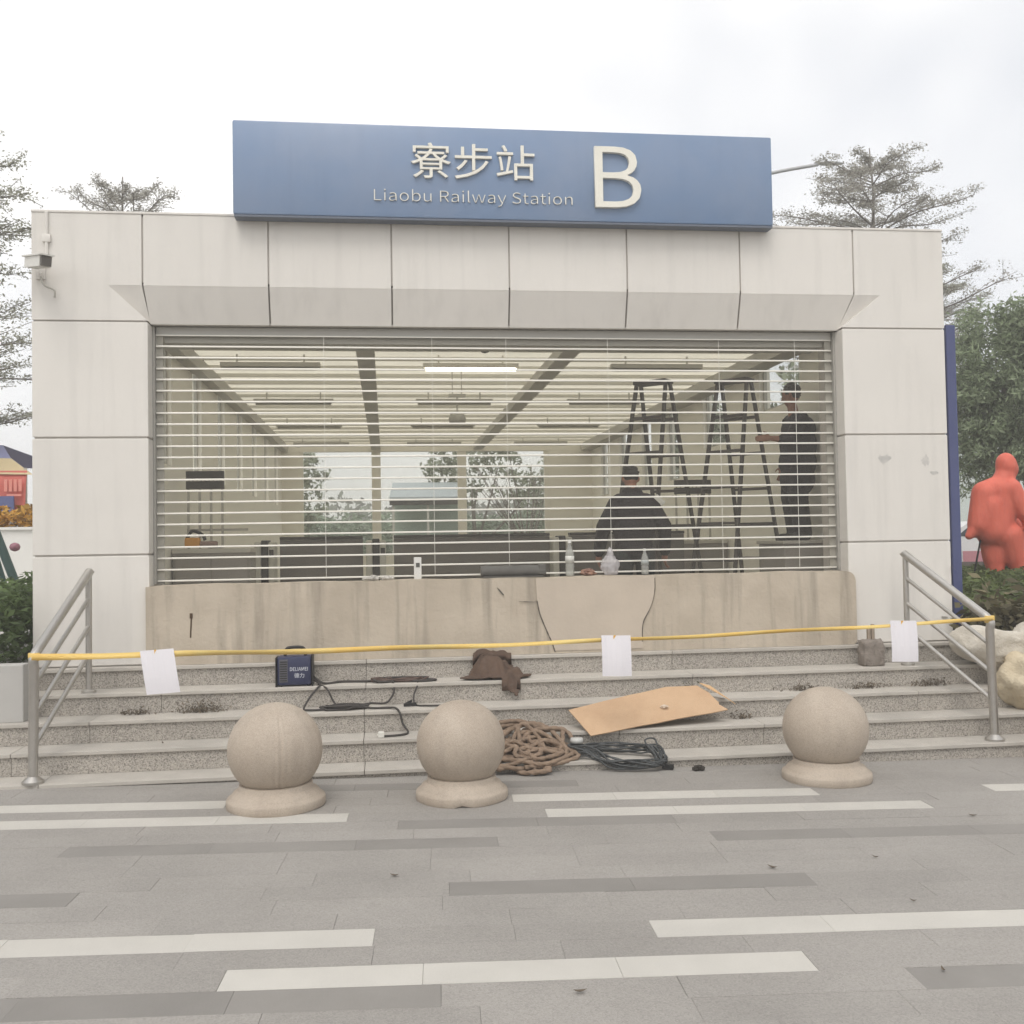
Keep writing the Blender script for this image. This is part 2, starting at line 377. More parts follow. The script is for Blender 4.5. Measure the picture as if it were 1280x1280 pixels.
# threshold wall in the opening
WZ = 1.395
wall = thing('low_wall', (1.2, 0.06, 0.69), 'stained low concrete wall blocking the entrance under the shutter', 'wall')
wp = [(-2.10, 0.695), (4.42, 0.695), (4.45, 0.72), (4.45, 1.30)]+[(4.36+0.09*math.cos(a), 1.30+0.093*math.sin(a)) for a in (0.35, 0.7, 1.05, 1.4)]+[(4.32, WZ)]
xs = np.linspace(4.2, -2.0, 40); wp += [(float(x), WZ+0.004*math.sin(x*7)+random.uniform(-0.002, 0.002)) for x in xs]+[(-2.10, WZ-0.012)]
build('concrete_body', MB().prism(wp, -0.05, 0.17), M_CONC, wall)
pp = [(1.52, 0.72), (2.36, 0.72), (2.345, 0.86), (2.36, 0.98), (2.44, 1.10), (2.475, 1.22), (2.48, WZ-0.006), (1.36, WZ-0.006), (1.37, 1.17), (1.40, 1.05), (1.46, 0.9)]
build('plaster_patch', MB().prism(pp, -0.057, -0.045), M_PATCH, wall)
M_CRACK = mat('crack_dark', (0.10, 0.09, 0.08), 0.95)
def crack(pts, w):
    m = MB(); P = [Vector((x+random.uniform(-.006, .006), -0.0585, z)) for x, z in pts]; P = spline(P, 4)
    for a, b in zip(P[:-1], P[1:]): m.bar(a, b, w*random.uniform(0.5, 1.2), 0.003, (0, 1, 0))
    return m
for pts, w in (([(1.37, 1.18), (1.40, 1.05), (1.46, 0.90), (1.50, 0.80), (1.53, 0.71)], 0.009), ([(2.345, 0.78), (2.355, 0.95), (2.44, 1.10), (2.475, 1.24), (2.48, 1.37)], 0.006), ([(1.0, 1.31), (1.06, 1.24)], 0.012), ([(1.2, 1.18), (1.37, 1.17)], 0.006)):
    build('crack', crack(pts, w), M_CRACK, wall)
build('drip_rust', MB().bar((-1.72, -0.0515, 0.93), (-1.71, -0.0515, 1.13), 0.012, 0.004, (0, 1, 0)).box(-1.725, -1.7, -0.056, -0.05, 1.1, 1.145), mat('rust_dark', (0.08, 0.05, 0.03), 0.9), wall)

# ================================================================== ROLLER SHUTTER
shut = thing('roller_shutter', (1.17, 0.2, 1.40), 'lowered see-through roller shutter with thin bright rods', 'shutter')
SY = 0.21
build('guide_rail', MB().box(IL+0.002, IL+0.022, SY-0.04, SY+0.04, 1.40, CZ-0.004).box(IL+0.022, IL+0.085, SY+0.014, SY+0.03, 1.40, CZ-0.004), M_GUIDE, shut)
build('guide_rail', MB().box(IR-0.022, IR-0.002, SY-0.04, SY+0.04, 1.40, CZ-0.004).box(IR-0.085, IR-0.022, SY+0.014, SY+0.03, 1.40, CZ-0.004), M_GUIDE, shut)
build('head_box', MB().box(IL+0.09, IR-0.09, SY+0.05, 0.58, 3.60, 3.95).box(IL+0.03, IR-0.03, SY-0.012, SY+0.012, 3.665, CZ-0.006), M_GUIDE, shut)
NR = 22; z0, z1 = 1.425, 3.66; dz = (z1-z0)/NR
rod0 = slat0 = None
for i in range(NR+1):
    z = z0+dz*i
    if rod0 is None:
        rod0 = build('rod', MB().box(IL+0.024, IR-0.024, SY-0.009, SY+0.007, z-0.008, z+0.008, 0.003), M_ALU, shut)
    else: share(rod0, (0, 0, dz*i+random.uniform(-0.002, 0.002)), shut, 'rod')
    if i < NR:
        if slat0 is None: slat0 = build('clear_slat', MB().box(IL+0.026, IR-0.026, SY-0.003, SY+0.002, z+0.009, z+dz-0.009), M_PC, shut)
        else: share(slat0, (0, 0, dz*i), shut, 'clear_slat')
for x in (-0.55, 0.45, 1.15, 2.13, 3.23, 4.0):
    build('tie_strip', MB().box(x-0.0018, x+0.0018, SY-0.013, SY-0.0095, 1.43, 3.66), M_ALU, shut)

# ================================================================== SIGN
sign = thing('station_sign', (1.185, -0.1, 4.675), 'long blue station sign standing on top of the portal', 'sign')
board = build('board', MB().box(-1.31, 3.68, -0.15, -0.012, 4.675, 5.525, 0.018), M_BLUE, sign, 30)
build('edge_trim', MB().box(-1.30, 3.67, -0.146, -0.016, 4.655, 4.674), M_BLUEEDGE, sign)
for x in (-0.9, 0.6, 1.9, 3.3): build('support', MB().box(x-0.03, x+0.03, 0.0, 0.06, 4.724, 5.2).box(x-0.02, x+0.02, -0.011, 0.0, 5.1, 5.16), M_BLUEEDGE, sign)
FONT = None
try:                                          # Blender's own bundled sans; the built-in face is the fallback
    import os
    FONT = bpy.data.fonts.load(os.path.join(bpy.utils.resource_path('LOCAL'), 'datafiles', 'fonts', 'Noto Sans CJK Regular.woff2'))
except Exception: FONT = None
def text_mesh(txt, size, ext, off=0.0):
    cu = bpy.data.curves.new('t', 'FONT'); cu.body = txt
    if FONT is not None and ord(txt[0]) < 500: cu.font = FONT
    cu.size = size; cu.extrude = ext; cu.offset = off; cu.resolution_u = 4
    o = bpy.data.objects.new('t', cu); COL.objects.link(o); bpy.context.view_layer.update()
    dg = bpy.context.evaluated_depsgraph_get(); me = bpy.data.meshes.new_from_object(o.evaluated_get(dg))
    bpy.data.objects.remove(o); bpy.data.curves.remove(cu)
    return me
def bounds(me):
    a = np.empty(len(me.vertices)*3); me.vertices.foreach_get('co', a); a = a.reshape(-1, 3)
    return a.min(0), a.max(0)
def lettering(txt, x0, x1, zb, zt, y, parent, m, ext=0.012, off=0.0, name='letter'):
    full = text_mesh(txt, 1.0, 0.01); lo, hi = bounds(full); sx = (x1-x0)/(hi[0]-lo[0]); sz = (zt-zb)/(hi[1]-lo[1])
    o = origin_of(parent)
    for i, ch in enumerate(txt):
        if ch == ' ': continue
        pre = bounds(text_mesh(txt[:i+1], 1.0, 0.01))[1][0]
        me = text_mesh(ch, 1.0, 0.01, off); a = np.empty(len(me.vertices)*3); me.vertices.foreach_get('co', a); a = a.reshape(-1, 3)
        right = bounds(text_mesh(ch, 1.0, 0.01))[1][0]
        X = x0+(a[:, 0]-right+pre-lo[0])*sx; Z = zb+(a[:, 1]-lo[1])*sz; Y = y-(a[:, 2]/0.01)*ext
        me.vertices.foreach_set('co', np.stack([X-o.x, Y-o.y, Z-o.z], 1).ravel()); me.update()
        me.materials.clear(); me.materials.append(m)
        ob = bpy.data.objects.new(name, me); COL.objects.link(ob); ob.parent = parent
lettering('寮步站', 0.267, 1.40, 5.035, 5.36, -0.165, sign, M_LETTER, 0.014, -0.002, 'character')
lettering('Liaobu Railway Station', -0.07, 1.752, 4.79, 4.935, -0.158, sign, M_LETTER, 0.007, -0.007)
lettering('B', 1.955, 2.397, 4.80, 5.372, -0.172, sign, M_LETTER, 0.020, -0.001)

# ================================================================== CCTV camera on the left column
cctv = thing('security_camera', (-2.98, -0.02, 4.16), 'small white security camera on the left column', 'camera')
build('bracket', MB().box(-3.02, -2.94, -0.02, -0.001, 4.10, 4.22, 0.004).bar((-2.98, -0.02, 4.15), (-2.92, -0.2, 4.09), 0.025, 0.025), M_PANEL, cctv)
cb = build('housing', MB().bar((-3.03, -0.12, 4.215), (-2.83, -0.36, 4.165), 0.10, 0.09).bar((-3.05, -0.10, 4.27), (-2.80, -0.40, 4.21), 0.12, 0.012), mat('camera_white', (0.62, 0.61, 0.57), 0.4), cctv)
build('lens', MB().bar((-2.83, -0.36, 4.165), (-2.815, -0.378, 4.161), 0.085, 0.075), mat('lens_dark', (0.12, 0.11, 0.10), 0.2), cb)
build('cable', MB().tube(spline([(-2.98, -0.02, 4.12), (-2.94, -0.05, 4.04), (-2.86, -0.04, 4.0), (-2.86, -0.02, 3.94)], 6), 0.008, 6), M_TRAY, cctv, True)

# ================================================================== STATION HALL BEHIND
hall = thing('station_hall', (1.2, 7, 0.69), 'long pale entrance hall seen through the shutter', 'building')
HX0, HX1, HY0, HY1, HC = -2.27, 4.70, 0.62, 13.6, 4.0
build('floor', MB().box(HX0-0.2, HX1+0.2, 0.18, HY1+0.3, 0.4, 0.69), M_FLOORIN, hall)
# side walls: piers, sill and head with tall glazed slits between them
def side_wall(x, s, slits):
    x0, x1 = (x-0.14, x) if s < 0 else (x, x+0.14)
    build('wall_head', MB().box(x0, x1, HY0, HY1, 3.93, HC+0.12), M_WALLIN, hall)
    cuts = [HY0]+[v for q in slits for v in q[:2]]+[HY1]
    for p, q in zip(cuts[0::2], cuts[1::2]): build('pier', MB().box(x0, x1, p, q, 0.66, 3.928), M_WALLIN, hall)
    for p, q, zb in slits:
        build('wall_sill', MB().box(x0, x1, p+0.001, q-0.001, 0.66, zb), M_WALLIN, hall)
        w = build('window', MB().box(x0+0.05, x1-0.05, p+0.001, p+0.03, zb+0.001, 3.928).box(x0+0.05, x1-0.05, q-0.03, q-0.001, zb+0.001, 3.928).box(x0+0.05, x1-0.05, p+0.03, q-0.03, zb+0.001, zb+0.03), M_TRAY, hall)
        build('pane', MB().box(x0+0.066, x1-0.066, p+0.031, q-0.031, zb+0.031, 3.927), M_GLASS, w)
side_wall(HX0, -1, [(1.45, 1.95, 2.6), (3.15, 3.75, 2.6), (5.0, 5.6, 2.6), (6.8, 7.4, 2.6), (8.6, 9.2, 2.6), (10.4, 11.0, 2.6), (12.2, 12.8, 2.6)])
side_wall(HX1, 1, [(1.75, 3.0, 3.30), (4.3, 5.3, 3.05), (6.6, 7.3, 2.7), (8.3, 9.0, 2.7), (10.1, 10.8, 2.7), (11.9, 12.6, 2.7)])
build('return_wall', MB().box(XL+0.1, HX0-0.142, 0.60, 0.74, 0.66, HC+0.12), M_WALLIN, hall)
build('return_wall', MB().box(HX1+0.142, XR-0.1, 0.60, 0.74, 0.66, HC+0.12), M_WALLIN, hall)
# frosted roof sheets on crosswise ribs
yy = 0.62; k = 0
while yy < HY1-0.1:
    y2 = min(yy+0.62, HY1)
    build('ceiling_panel', MB().box(HX0+0.002, HX1-0.002, yy+0.008, y2-0.008, HC, HC+0.012), M_ROOFLIGHT, hall)
    build('ceiling_rib', MB().box(HX0+0.002, HX1-0.002, yy-0.022, yy+0.022, HC-0.045, HC-0.001), M_CEIL, hall)
    yy = y2; k += 1
for x, w in ((-0.2, 0.20), (2.08, 0.20)):
    build('cable_tray', MB().box(x-w/2, x+w/2, 0.64, HY1-0.05, HC-0.17, HC-0.05), M_TRAY, hall)
build('edge_beam', MB().box(4.45, HX1-0.002, 0.64, HY1-0.02, HC-0.20, HC-0.048), M_TRAY, hall)
build('edge_beam', MB().box(HX0+0.002, HX0+0.14, 0.64, HY1-0.02, HC-0.20, HC-0.048), M_TRAY, hall)
# glazed far end
mx = [-2.25, -1.72, -0.2, 1.72, 3.65, 4.68]
build('end_wall_sill', MB().box(HX0, HX1, HY1, HY1+0.15, 0.66, 1.45), M_WALLIN, hall)
build('end_wall_head', MB().box(HX0, HX1, HY1, HY1+0.15, 3.80, HC+0.12), M_WALLIN, hall)
build('end_pier', MB().box(HX0, -1.9, HY1, HY1+0.15, 1.452, 3.798), M_WALLIN, hall)
build('end_pier', MB().box(3.7, HX1, HY1, HY1+0.15, 1.452, 3.798), M_WALLIN, hall)
for a, b in zip((-1.9, -0.2, 1.72), (-0.2, 1.72, 3.7)):
    w = build('window', MB().box(a, a+0.10, HY1+0.02, HY1+0.12, 1.452, 3.798).box(b-0.10, b, HY1+0.02, HY1+0.12, 1.452, 3.798).box(a+0.10, b-0.10, HY1+0.03, HY1+0.11, 1.452, 1.50), M_WALLIN, hall)
    build('pane', MB().box(a+0.101, b-0.101, HY1+0.06, HY1+0.075, 1.501, 3.797), M_GLASS, w)
# ceiling lights, one of them on
M_TUBE_OFF = mat('tube_off', (0.45, 0.43, 0.38), 0.4); M_TUBE_ON = emit_mat('tube_on', (1.0, 0.95, 0.82), 9.0)
rown = ['nearest', 'second', 'third', 'farthest']; coln = ['left', 'middle', 'right']
for j, y in enumerate((2.95, 6.0, 9.1, 12.5)):
    for i, x in enumerate((-1.33, 1.05, 3.36)):
        on = (i == 1 and j == 0)
        lab = 'lit white tube light on the hall ceiling' if on else f'unlit tube light on the hall ceiling, {coln[i]} one of the {rown[j]} row'
        t = thing('ceiling_light', (x, y, 3.80), lab, 'light', 'tube lights on the hall ceiling')
        build('fixture', MB().box(x-0.58, x+0.58, y-0.05, y+0.05, 3.845, 3.90, 0.006).box(x-0.4, x-0.38, y-0.01, y+0.01, 3.90, 3.998).box(x+0.38, x+0.4, y-0.01, y+0.01, 3.90, 3.998), M_TRAY if not on else M_CEIL, t)
        build('tube', MB().tube([(x-0.55, y, 3.825), (x+0.55, y, 3.825)], 0.018, 10), M_TUBE_ON if on else M_TUBE_OFF, t, True)
for (x, y, lab) in ((1.12, 1.9, 'small dark dome camera on the ceiling nearest the shutter'), (-1.9, 1.2, 'small dark dome camera at the left end of the ceiling')):
    t = thing('dome_camera', (x, y, 3.82), lab, 'camera')
    build('mount', MB().box(x-0.05, x+0.05, y-0.05, y+0.05, 3.90, 3.998), M_TRAY, t)
    build('dome', MB().lathe([(0.01, -0.07), (0.04, -0.06), (0.06, -0.03), (0.065, 0.0)], (x, y, 3.90), 16), M_TEXTIN, t, True)
t = thing('hanging_speaker', (0.95, 4.0, 3.3), 'small round fitting hanging on two rods below the ceiling', 'speaker')
build('rods', MB().bar((0.89, 4, 3.998), (0.89, 4, 3.68), 0.012, 0.012).bar((1.01, 4, 3.998), (1.01, 4, 3.68), 0.012, 0.012), M_TRAY, t)
build('bracket', MB().box(0.84, 1.06, 3.96, 4.04, 3.64, 3.68), M_TRAY, t)
build('drop_rod', MB().bar((0.95, 4, 3.64), (0.95, 4, 3.42), 0.02, 0.02), M_TRAY, t)
build('body', MB().lathe([(0.02, 0.14), (0.09, 0.12), (0.115, 0.04), (0.10, -0.02), (0.02, -0.03)], (0.95, 4.0, 3.31), 20), mat('speaker_grey', (0.42, 0.41, 0.37), 0.5), t, True)
# ------------------------------------------------------------------ things inside the hall
for (x0, x1, lab) in ((-1.36, -0.30, 'dark low balustrade panel inside, the short left one'), (0.10, 2.16, 'dark low balustrade panel inside, the long middle one'), (2.42, 4.0, 'dark low balustrade panel behind the ladders')):
    t = thing('balustrade', ((x0+x1)/2, 4.1, 0.69), lab, 'balustrade', 'balustrade panels inside the hall')
    build('panel', MB().box(x0, x1, 4.08, 4.12, 0.70, 1.80), M_DARKPANEL, t)
    build('top_rail', MB().box(x0, x1, 4.05, 4.15, 1.802, 1.84, 0.008), M_TEXTIN, t)
    build('foot_rail', MB().box(x0, x1, 4.06, 4.14, 0.692, 0.76), M_STEEL, t)
for (x, lab) in ((-1.53, 'pale and dark gate post by the short balustrade panel'), (-0.13, 'pale and dark gate post between the two balustrade panels'), (2.30, 'pale and dark gate post at the right end of the long panel')):
    t = thing('gate_post', (x, 4.0, 0.69), lab, 'post', 'gate posts inside the hall')
    build('dark_core', MB().box(x-0.045, x+0.045, 3.9, 4.2, 0.691, 1.80, 0.01), M_TEXTIN, t)
    for s in (-1, 1): build('side_plate', MB().box(x+s*0.048-(0.08 if s < 0 else 0), x+s*0.048+(0.08 if s > 0 else 0), 3.86, 4.2, 0.691, 1.78, 0.02), mat('post_pale', (0.55, 0.54, 0.49), 0.5), t)
    build('indicator', MB().box(x+0.06, x+0.115, 3.852, 3.858, 1.60, 1.68), M_TEXTIN, t)
for (x, y, xr, lab, rl) in ((-1.85, 2.1, 0.40, 'grey cabinet by the left hall wall', 'dark two-bar rack with thin legs by the left hall wall'), (4.28, 4.55, 0.52, 'grey cabinet behind the ladders', 'dark two-bar rack with thin legs behind the ladders')):
    t = thing('cabinet', (x, y, 0.69), lab, 'cabinet')
    w = 0.40
    build('body', MB().box(x-w, x+w, y-0.25, y+0.25, 0.692, 1.66), mat('cabinet_grey', (0.26, 0.245, 0.22), 0.6), t)
    build('top', MB().box(x-w-0.01, x+w+0.01, y-0.26, y+0.26, 1.662, 1.71, 0.005), mat('cabinet_top', (0.56, 0.54, 0.48), 0.5), t)
    build('door', MB().box(x-w+0.03, x-0.01, y-0.258, y-0.2505, 0.75, 1.62), mat('cabinet_grey2', (0.30, 0.28, 0.255), 0.6), t)
    build('door', MB().box(x+0.01, x+w-0.03, y-0.258, y-0.2505, 0.75, 1.62), mat('cabinet_grey2', (0.3, 0.28, 0.25), 0.6), t)
    rz = 1.711; rx = x-0.10 if x < 0 else x
    t = thing('rack', (rx, y, rz), rl, 'rack')
    for zz in (2.36, 2.47): build('bar', MB().box(rx-xr/2, rx+xr/2, y-0.03, y+0.03, zz, zz+0.085), M_TEXTIN, t)
    for q in range(9): build('hook', MB().box(rx-xr/2+0.03+q*(xr-0.06)/8-0.006, rx-xr/2+0.03+q*(xr-0.06)/8+0.006, y-0.012, y+0.012, 2.446, 2.469), M_TRAY, t)
    for q in range(4):
        lx = rx-xr/2+0.02+q*(xr-0.04)/3; build('leg', MB().box(lx-0.012, lx+0.012, y-0.012, y+0.012, rz, 2.359), M_TRAY, t)
    build('cross_bar', MB().box(rx-xr/2, rx+xr/2+0.25, y+0.014, y+0.03, 1.90, 1.925), M_TRAY, t)
# yellow power tool
t = thing('power_tool', (-2.05, 1.96, 1.711), 'orange and black power tool on the cabinet', 'tool')
build('motor_body', MB().box(-2.14, -1.98, 1.90, 2.0, 1.73, 1.83, 0.02), mat('tool_orange', srgb(214, 150, 48), 0.5), t)
build('handle', MB().tube(spline([(-2.12, 1.95, 1.82), (-2.06, 1.95, 1.90), (-1.96, 1.95, 1.86), (-1.93, 1.95, 1.80)], 6), 0.018, 8), M_BLACK, t, True)
build('gear_head', MB().box(-1.98, -1.80, 1.91, 1.99, 1.72, 1.79, 0.015), mat('tool_pink', (0.30, 0.20, 0.16), 0.6), t)
build('guard', MB().lathe([(0.02, 0.0), (0.07, 0.0), (0.075, 0.02), (0.02, 0.03)], (-1.83, 1.95, 1.713), 18), M_BLACK, t)

# step ladders
def ladder(x, y, rz, h, label):
    t = thing('step_ladder', (x, y, 0.69), label, 'ladder', 'step ladders inside the hall')
    o = Vector((x, y, 0.69)); t.rotation_euler.z = rz
    def P(a, b, c): return o+Vector((a, b, c))
    def width(c): return 0.56-(0.56-0.36)*c/h
    for s in (-1, 1):                                   # the two frames lean apart along local x
        def sp(c): return s*(0.05+0.72*(1-c/h))
        for q in (-1, 1):
            build('rail', MB().bar(P(sp(0), q*width(0)/2, 0.0), P(sp(h), q*width(h)/2, h), 0.05, 0.028, (0, 1, 0)), M_LAD, t)
        n = 7
        for i in range(1, n):
            c = h*i/n
            build('rung', MB().bar(P(sp(c), -width(c)/2+0.012, c), P(sp(c), width(c)/2-0.012, c), 0.07, 0.03), M_LAD, t)
    build('top_cap', MB().box(x-0.11, x+0.11, y-0.20, y+0.20, 0.69+h-0.01, 0.69+h+0.03, 0.008), M_LAD, t)
    c = h*0.42; sp_ = 0.05+0.72*(1-c/h)
    for q in (-1, 1): build('spreader', MB().bar(P(-sp_, q*width(c)/2*0.9, c), P(sp_, q*width(c)/2*0.9, c), 0.012, 0.02), M_LAD, t)
    return t
M_LAD = mat('ladder_metal', (0.075, 0.068, 0.062), 0.5, metal=0.2)
ladder(2.99, 1.75, R(48), 2.78, 'dark metal step ladder nearer the hunched worker')
ladder(3.93, 1.75, R(44), 2.80, 'dark metal step ladder beside the worker on the plinth')

# ================================================================== PEOPLE
def capsule(bm, p, q, r1, r2, n=14):
    p, q = Vector(p), Vector(q); d = q-p; L = d.length; t = d.normalized(); a = t.orthogonal().normalized(); b = t.cross(a)
    rings = []
    for k in range(1, 6): an = math.pi/2*k/6; rings.append((p-t*r1*math.cos(an), r1*math.sin(an)))
    rings.append((p, r1)); rings.append((q, r2))
    for k in range(5, 0, -1): an = math.pi/2*k/6; rings.append((q+t*r2*math.cos(an), r2*math.sin(an)))
    vs = [[bm.verts.new(c+(a*math.cos(2*math.pi*i/n)+b*math.sin(2*math.pi*i/n))*r) for i in range(n)] for c, r in rings]
    for u, w in zip(vs[:-1], vs[1:]):
        for i in range(n): bm.faces.new((u[i], u[(i+1) % n], w[(i+1) % n], w[i]))
    bm.faces.new(vs[0][::-1]); bm.faces.new(vs[-1])
def figure(name, prims, mats, parent, voxel=0.011, smooth=5):
    """one continuous body: overlapping tapered volumes fused by a voxel remesh and smoothed; each face takes the material of its nearest volume"""
    bm = bmesh.new()
    for pr in prims:
        if pr[0] == 'c': capsule(bm, *pr[1:5])
        else:
            _, c, rad, mi = pr[:4]; rot = pr[4] if len(pr) > 4 else Matrix.Identity(3)
            bmesh.ops.create_uvsphere(bm, u_segments=24, v_segments=16, radius=1.0, matrix=Matrix.Translation(c) @ rot.to_4x4() @ Matrix.Diagonal((*rad, 1)))
    me = bpy.data.meshes.new('tmp'); bm.to_mesh(me); bm.free()
    o = bpy.data.objects.new('tmp', me); COL.objects.link(o)
    md = o.modifiers.new('r', 'REMESH'); md.mode = 'VOXEL'; md.voxel_size = voxel
    ms = o.modifiers.new('s', 'SMOOTH'); ms.iterations = smooth; ms.factor = 0.5
    bpy.context.view_layer.update(); dg = bpy.context.evaluated_depsgraph_get()
    res = bpy.data.meshes.new_from_object(o.evaluated_get(dg)); bpy.data.objects.remove(o)
    n = len(res.polygons); C = np.empty(n*3); res.polygons.foreach_get('center', C); C = C.reshape(-1, 3)
    best = np.full(n, 1e9); mi_ = np.zeros(n, dtype=np.int32)
    for pr in prims:
        if pr[0] == 'c':
            a, b = np.array(pr[1], float), np.array(pr[2], float); d = b-a; tt = np.clip(((C-a)@d)/(d@d), 0, 1)
            dist = np.linalg.norm(C-(a+tt[:, None]*d), axis=1)-(pr[3]+(pr[4]-pr[3])*tt); m_ = pr[5]
        else:
            rot = np.array(pr[4]) if len(pr) > 4 else np.eye(3); q = (C-np.array(pr[1]))@rot/np.array(pr[2]); ln = np.linalg.norm(q, axis=1); dist = (ln-1)*min(pr[2]); m_ = pr[3]
        k = dist < best; best[k] = dist[k]; mi_[k] = m_
    res.materials.clear()
    for m in mats: res.materials.append(m)
    res.polygons.foreach_set('material_index', mi_); res.shade_smooth(); res.update()
    ob = bpy.data.objects.new(name, res); COL.objects.link(ob); ob.parent = parent
    return ob
SKIN, JACK, TROU, SHOE, HAIR = 0, 1, 2, 3, 4
def hand(pr, w, d, side, mi=SKIN, s=1.0):
    """w wrist, d direction of the fingers, side = vector across the knuckles towards the thumb"""
    w, d, side = Vector(w), Vector(d).normalized(), Vector(side).normalized(); nr = d.cross(side)
    pr.append(('c', w, w+d*0.05*s, 0.028*s, 0.034*s, mi)); k = w+d*0.085*s
    for i, (o, L) in enumerate(((0.030, 0.070), (0.010, 0.080), (-0.010, 0.075), (-0.029, 0.058))):
        b = k+side*o*s; m_ = b+d*L*0.55*s+nr*0.012*s; e = m_+d*L*0.4*s+nr*0.03*s
        pr.append(('c', w+d*0.045*s+side*o*0.8*s, b, 0.0135*s, 0.0115*s, mi)); pr.append(('c', b, m_, 0.0105*s, 0.0095*s, mi)); pr.append(('c', m_, e, 0.0095*s, 0.008*s, mi))
    tb = w+d*0.025*s+side*0.030*s; tm = tb+(d*0.5+side)*0.035*s; pr.append(('c', tb, tm, 0.014*s, 0.012*s, mi)); pr.append(('c', tm, tm+(d+side*0.3)*0.03*s, 0.011*s, 0.009*s, mi))
def head(pr, c, fw, tilt_up=Vector((0, 0, 1)), s=1.0):
    c = Vector(c); fw = Vector(fw).normalized(); sd_ = fw.cross(tilt_up).normalized(); up = sd_.cross(fw).normalized()
    rot = Matrix((sd_, fw, up)).transposed()
    pr.append(('e', c+up*0.02*s, (0.076*s, 0.095*s, 0.105*s), SKIN, rot)); pr.append(('e', c-up*0.055*s+fw*0.03*s, (0.055*s, 0.06*s, 0.065*s), SKIN, rot))
    pr.append(('c', c+fw*0.088*s+up*0.012*s, c+fw*0.108*s-up*0.022*s, 0.010*s, 0.014*s, SKIN))       # nose
    pr.append(('c', c+fw*0.082*s-up*0.058*s-sd_*0.018*s, c+fw*0.082*s-up*0.058*s+sd_*0.018*s, 0.009*s, 0.009*s, SKIN))   # mouth
    for q in (-1, 1):
        pr.append(('e', c+sd_*q*0.078*s-up*0.005*s-fw*0.008*s, (0.014*s, 0.022*s, 0.034*s), SKIN, rot))   # ears
        pr.append(('c', c+fw*0.083*s+sd_*q*0.018*s+up*0.035*s, c+fw*0.078*s+sd_*q*0.045*s+up*0.033*s, 0.010*s, 0.008*s, SKIN))   # brow
    return rot, up, sd_
def hair_cap(parent, c, fw, m, s=1.0, thick=1.0):
    """short hair: a shell over crown, back and sides, built of small tufts for an uneven outline"""
    c = Vector(c); fw = Vector(fw).normalized(); up0 = Vector((0, 0, 1)); sd_ = fw.cross(up0).normalized(); up = sd_.cross(fw).normalized()
    pr = [('e', c+up*0.034*s-fw*0.012*s, (0.083*s, 0.098*s, 0.102*s), 0, Matrix((sd_, fw, up)).transposed())]
    for i in range(60):
        v = Vector((random.gauss(0, 1), random.gauss(-0.6, 1), random.gauss(0.7, 0.9))).normalized()
        p = c+up*0.034*s-fw*0.012*s+sd_*v.x*0.08*s+fw*v.y*0.094*s+up*v.z*0.098*s
        pr.append(('c', p, p+(sd_*v.x+fw*v.y+up*v.z)*0.012*s*thick, 0.014*s, 0.006*s, 0))
    bmh = figure('hair', pr, [m], parent, 0.007, 2)
    bm = bmesh.new(); bm.from_mesh(bmh.data)     # trim the shell off the face and below the nape
    kill = [f for f in bm.faces if ((f.calc_center_median()-c).dot(fw) > 0.045*s and (f.calc_center_median()-c).dot(up) < 0.075*s) or (f.calc_center_median()-c).dot(up) < (-0.02 if (f.calc_center_median()-c).dot(fw) > 0.02*s else -0.085)*s]
    bmesh.ops.delete(bm, geom=kill, context='FACES'); bm.to_mesh(bmh.data); bm.free()
M_SKIN = mat('skin', srgb(150, 108, 88), 0.6, var=0.2, vscale=20)
M_HAIR = mat('black_hair', (0.015, 0.013, 0.012), 0.6, bump=0.6, bscale=160)
M_HAIRG = mat('greying_hair', (0.045, 0.042, 0.04), 0.6, bump=0.6, bscale=160)
M_JACKA = mat('dark_jacket', (0.014, 0.011, 0.014), 0.85, var=0.4, vscale=5, bump=0.5, bscale=9)
M_JACKB = mat('navy_jacket', (0.014, 0.012, 0.020), 0.85, var=0.4, vscale=5, bump=0.5, bscale=9)
M_TROU = mat('dark_trousers', (0.030, 0.036, 0.036), 0.85, var=0.3, vscale=6, bump=0.4, bscale=10)
M_SHOE = mat('shoes', (0.02, 0.018, 0.016), 0.6)
# hunched man, seen from behind, both arms hanging
p1 = thing('person', (2.43, 0.50, 0.69), 'person in dark jacket with back turned, standing behind the shutter', 'person')
pr = []
for s in (-1, 1):
    pr += [('c', (s*0.10, 0, 0.90), (s*0.12, 0.03, 0.50), 0.105, 0.078, TROU), ('c', (s*0.12, 0.03, 0.50), (s*0.13, 0.0, 0.10), 0.074, 0.055, TROU),
           ('c', (s*0.13, -0.03, 0.045), (s*0.15, 0.17, 0.04), 0.045, 0.04, SHOE),
           ('c', (s*0.17, 0.02, 1.385), (s*0.305, 0.0, 1.16), 0.090, 0.078, JACK), ('c', (s*0.305, 0.0, 1.16), (s*0.335, 0.10, 0.93), 0.074, 0.058, JACK)]
    hand(pr, (s*0.337, 0.115, 0.90), (0.0, 0.12, -1), (0, 1, 0.1))
pr += [('e', (0, 0.0, 0.96), (0.19, 0.14, 0.16), JACK), ('e', (0, 0.0, 1.14), (0.215, 0.145, 0.22), JACK), ('e', (0, 0.02, 1.30), (0.225, 0.14, 0.20), JACK),
       ('c', (-0.13, 0.03, 1.41), (0.13, 0.03, 1.41), 0.09, 0.09, JACK), ('c', (0, 0.05, 1.44), (0, 0.075, 1.55), 0.062, 0.058, SKIN), ('c', (-0.045, 0.055, 1.50), (0.045, 0.055, 1.50), 0.062, 0.062, JACK)]
H1 = (0.0, 0.105, 1.645); head(pr, H1, (0.05, 1, -0.45))
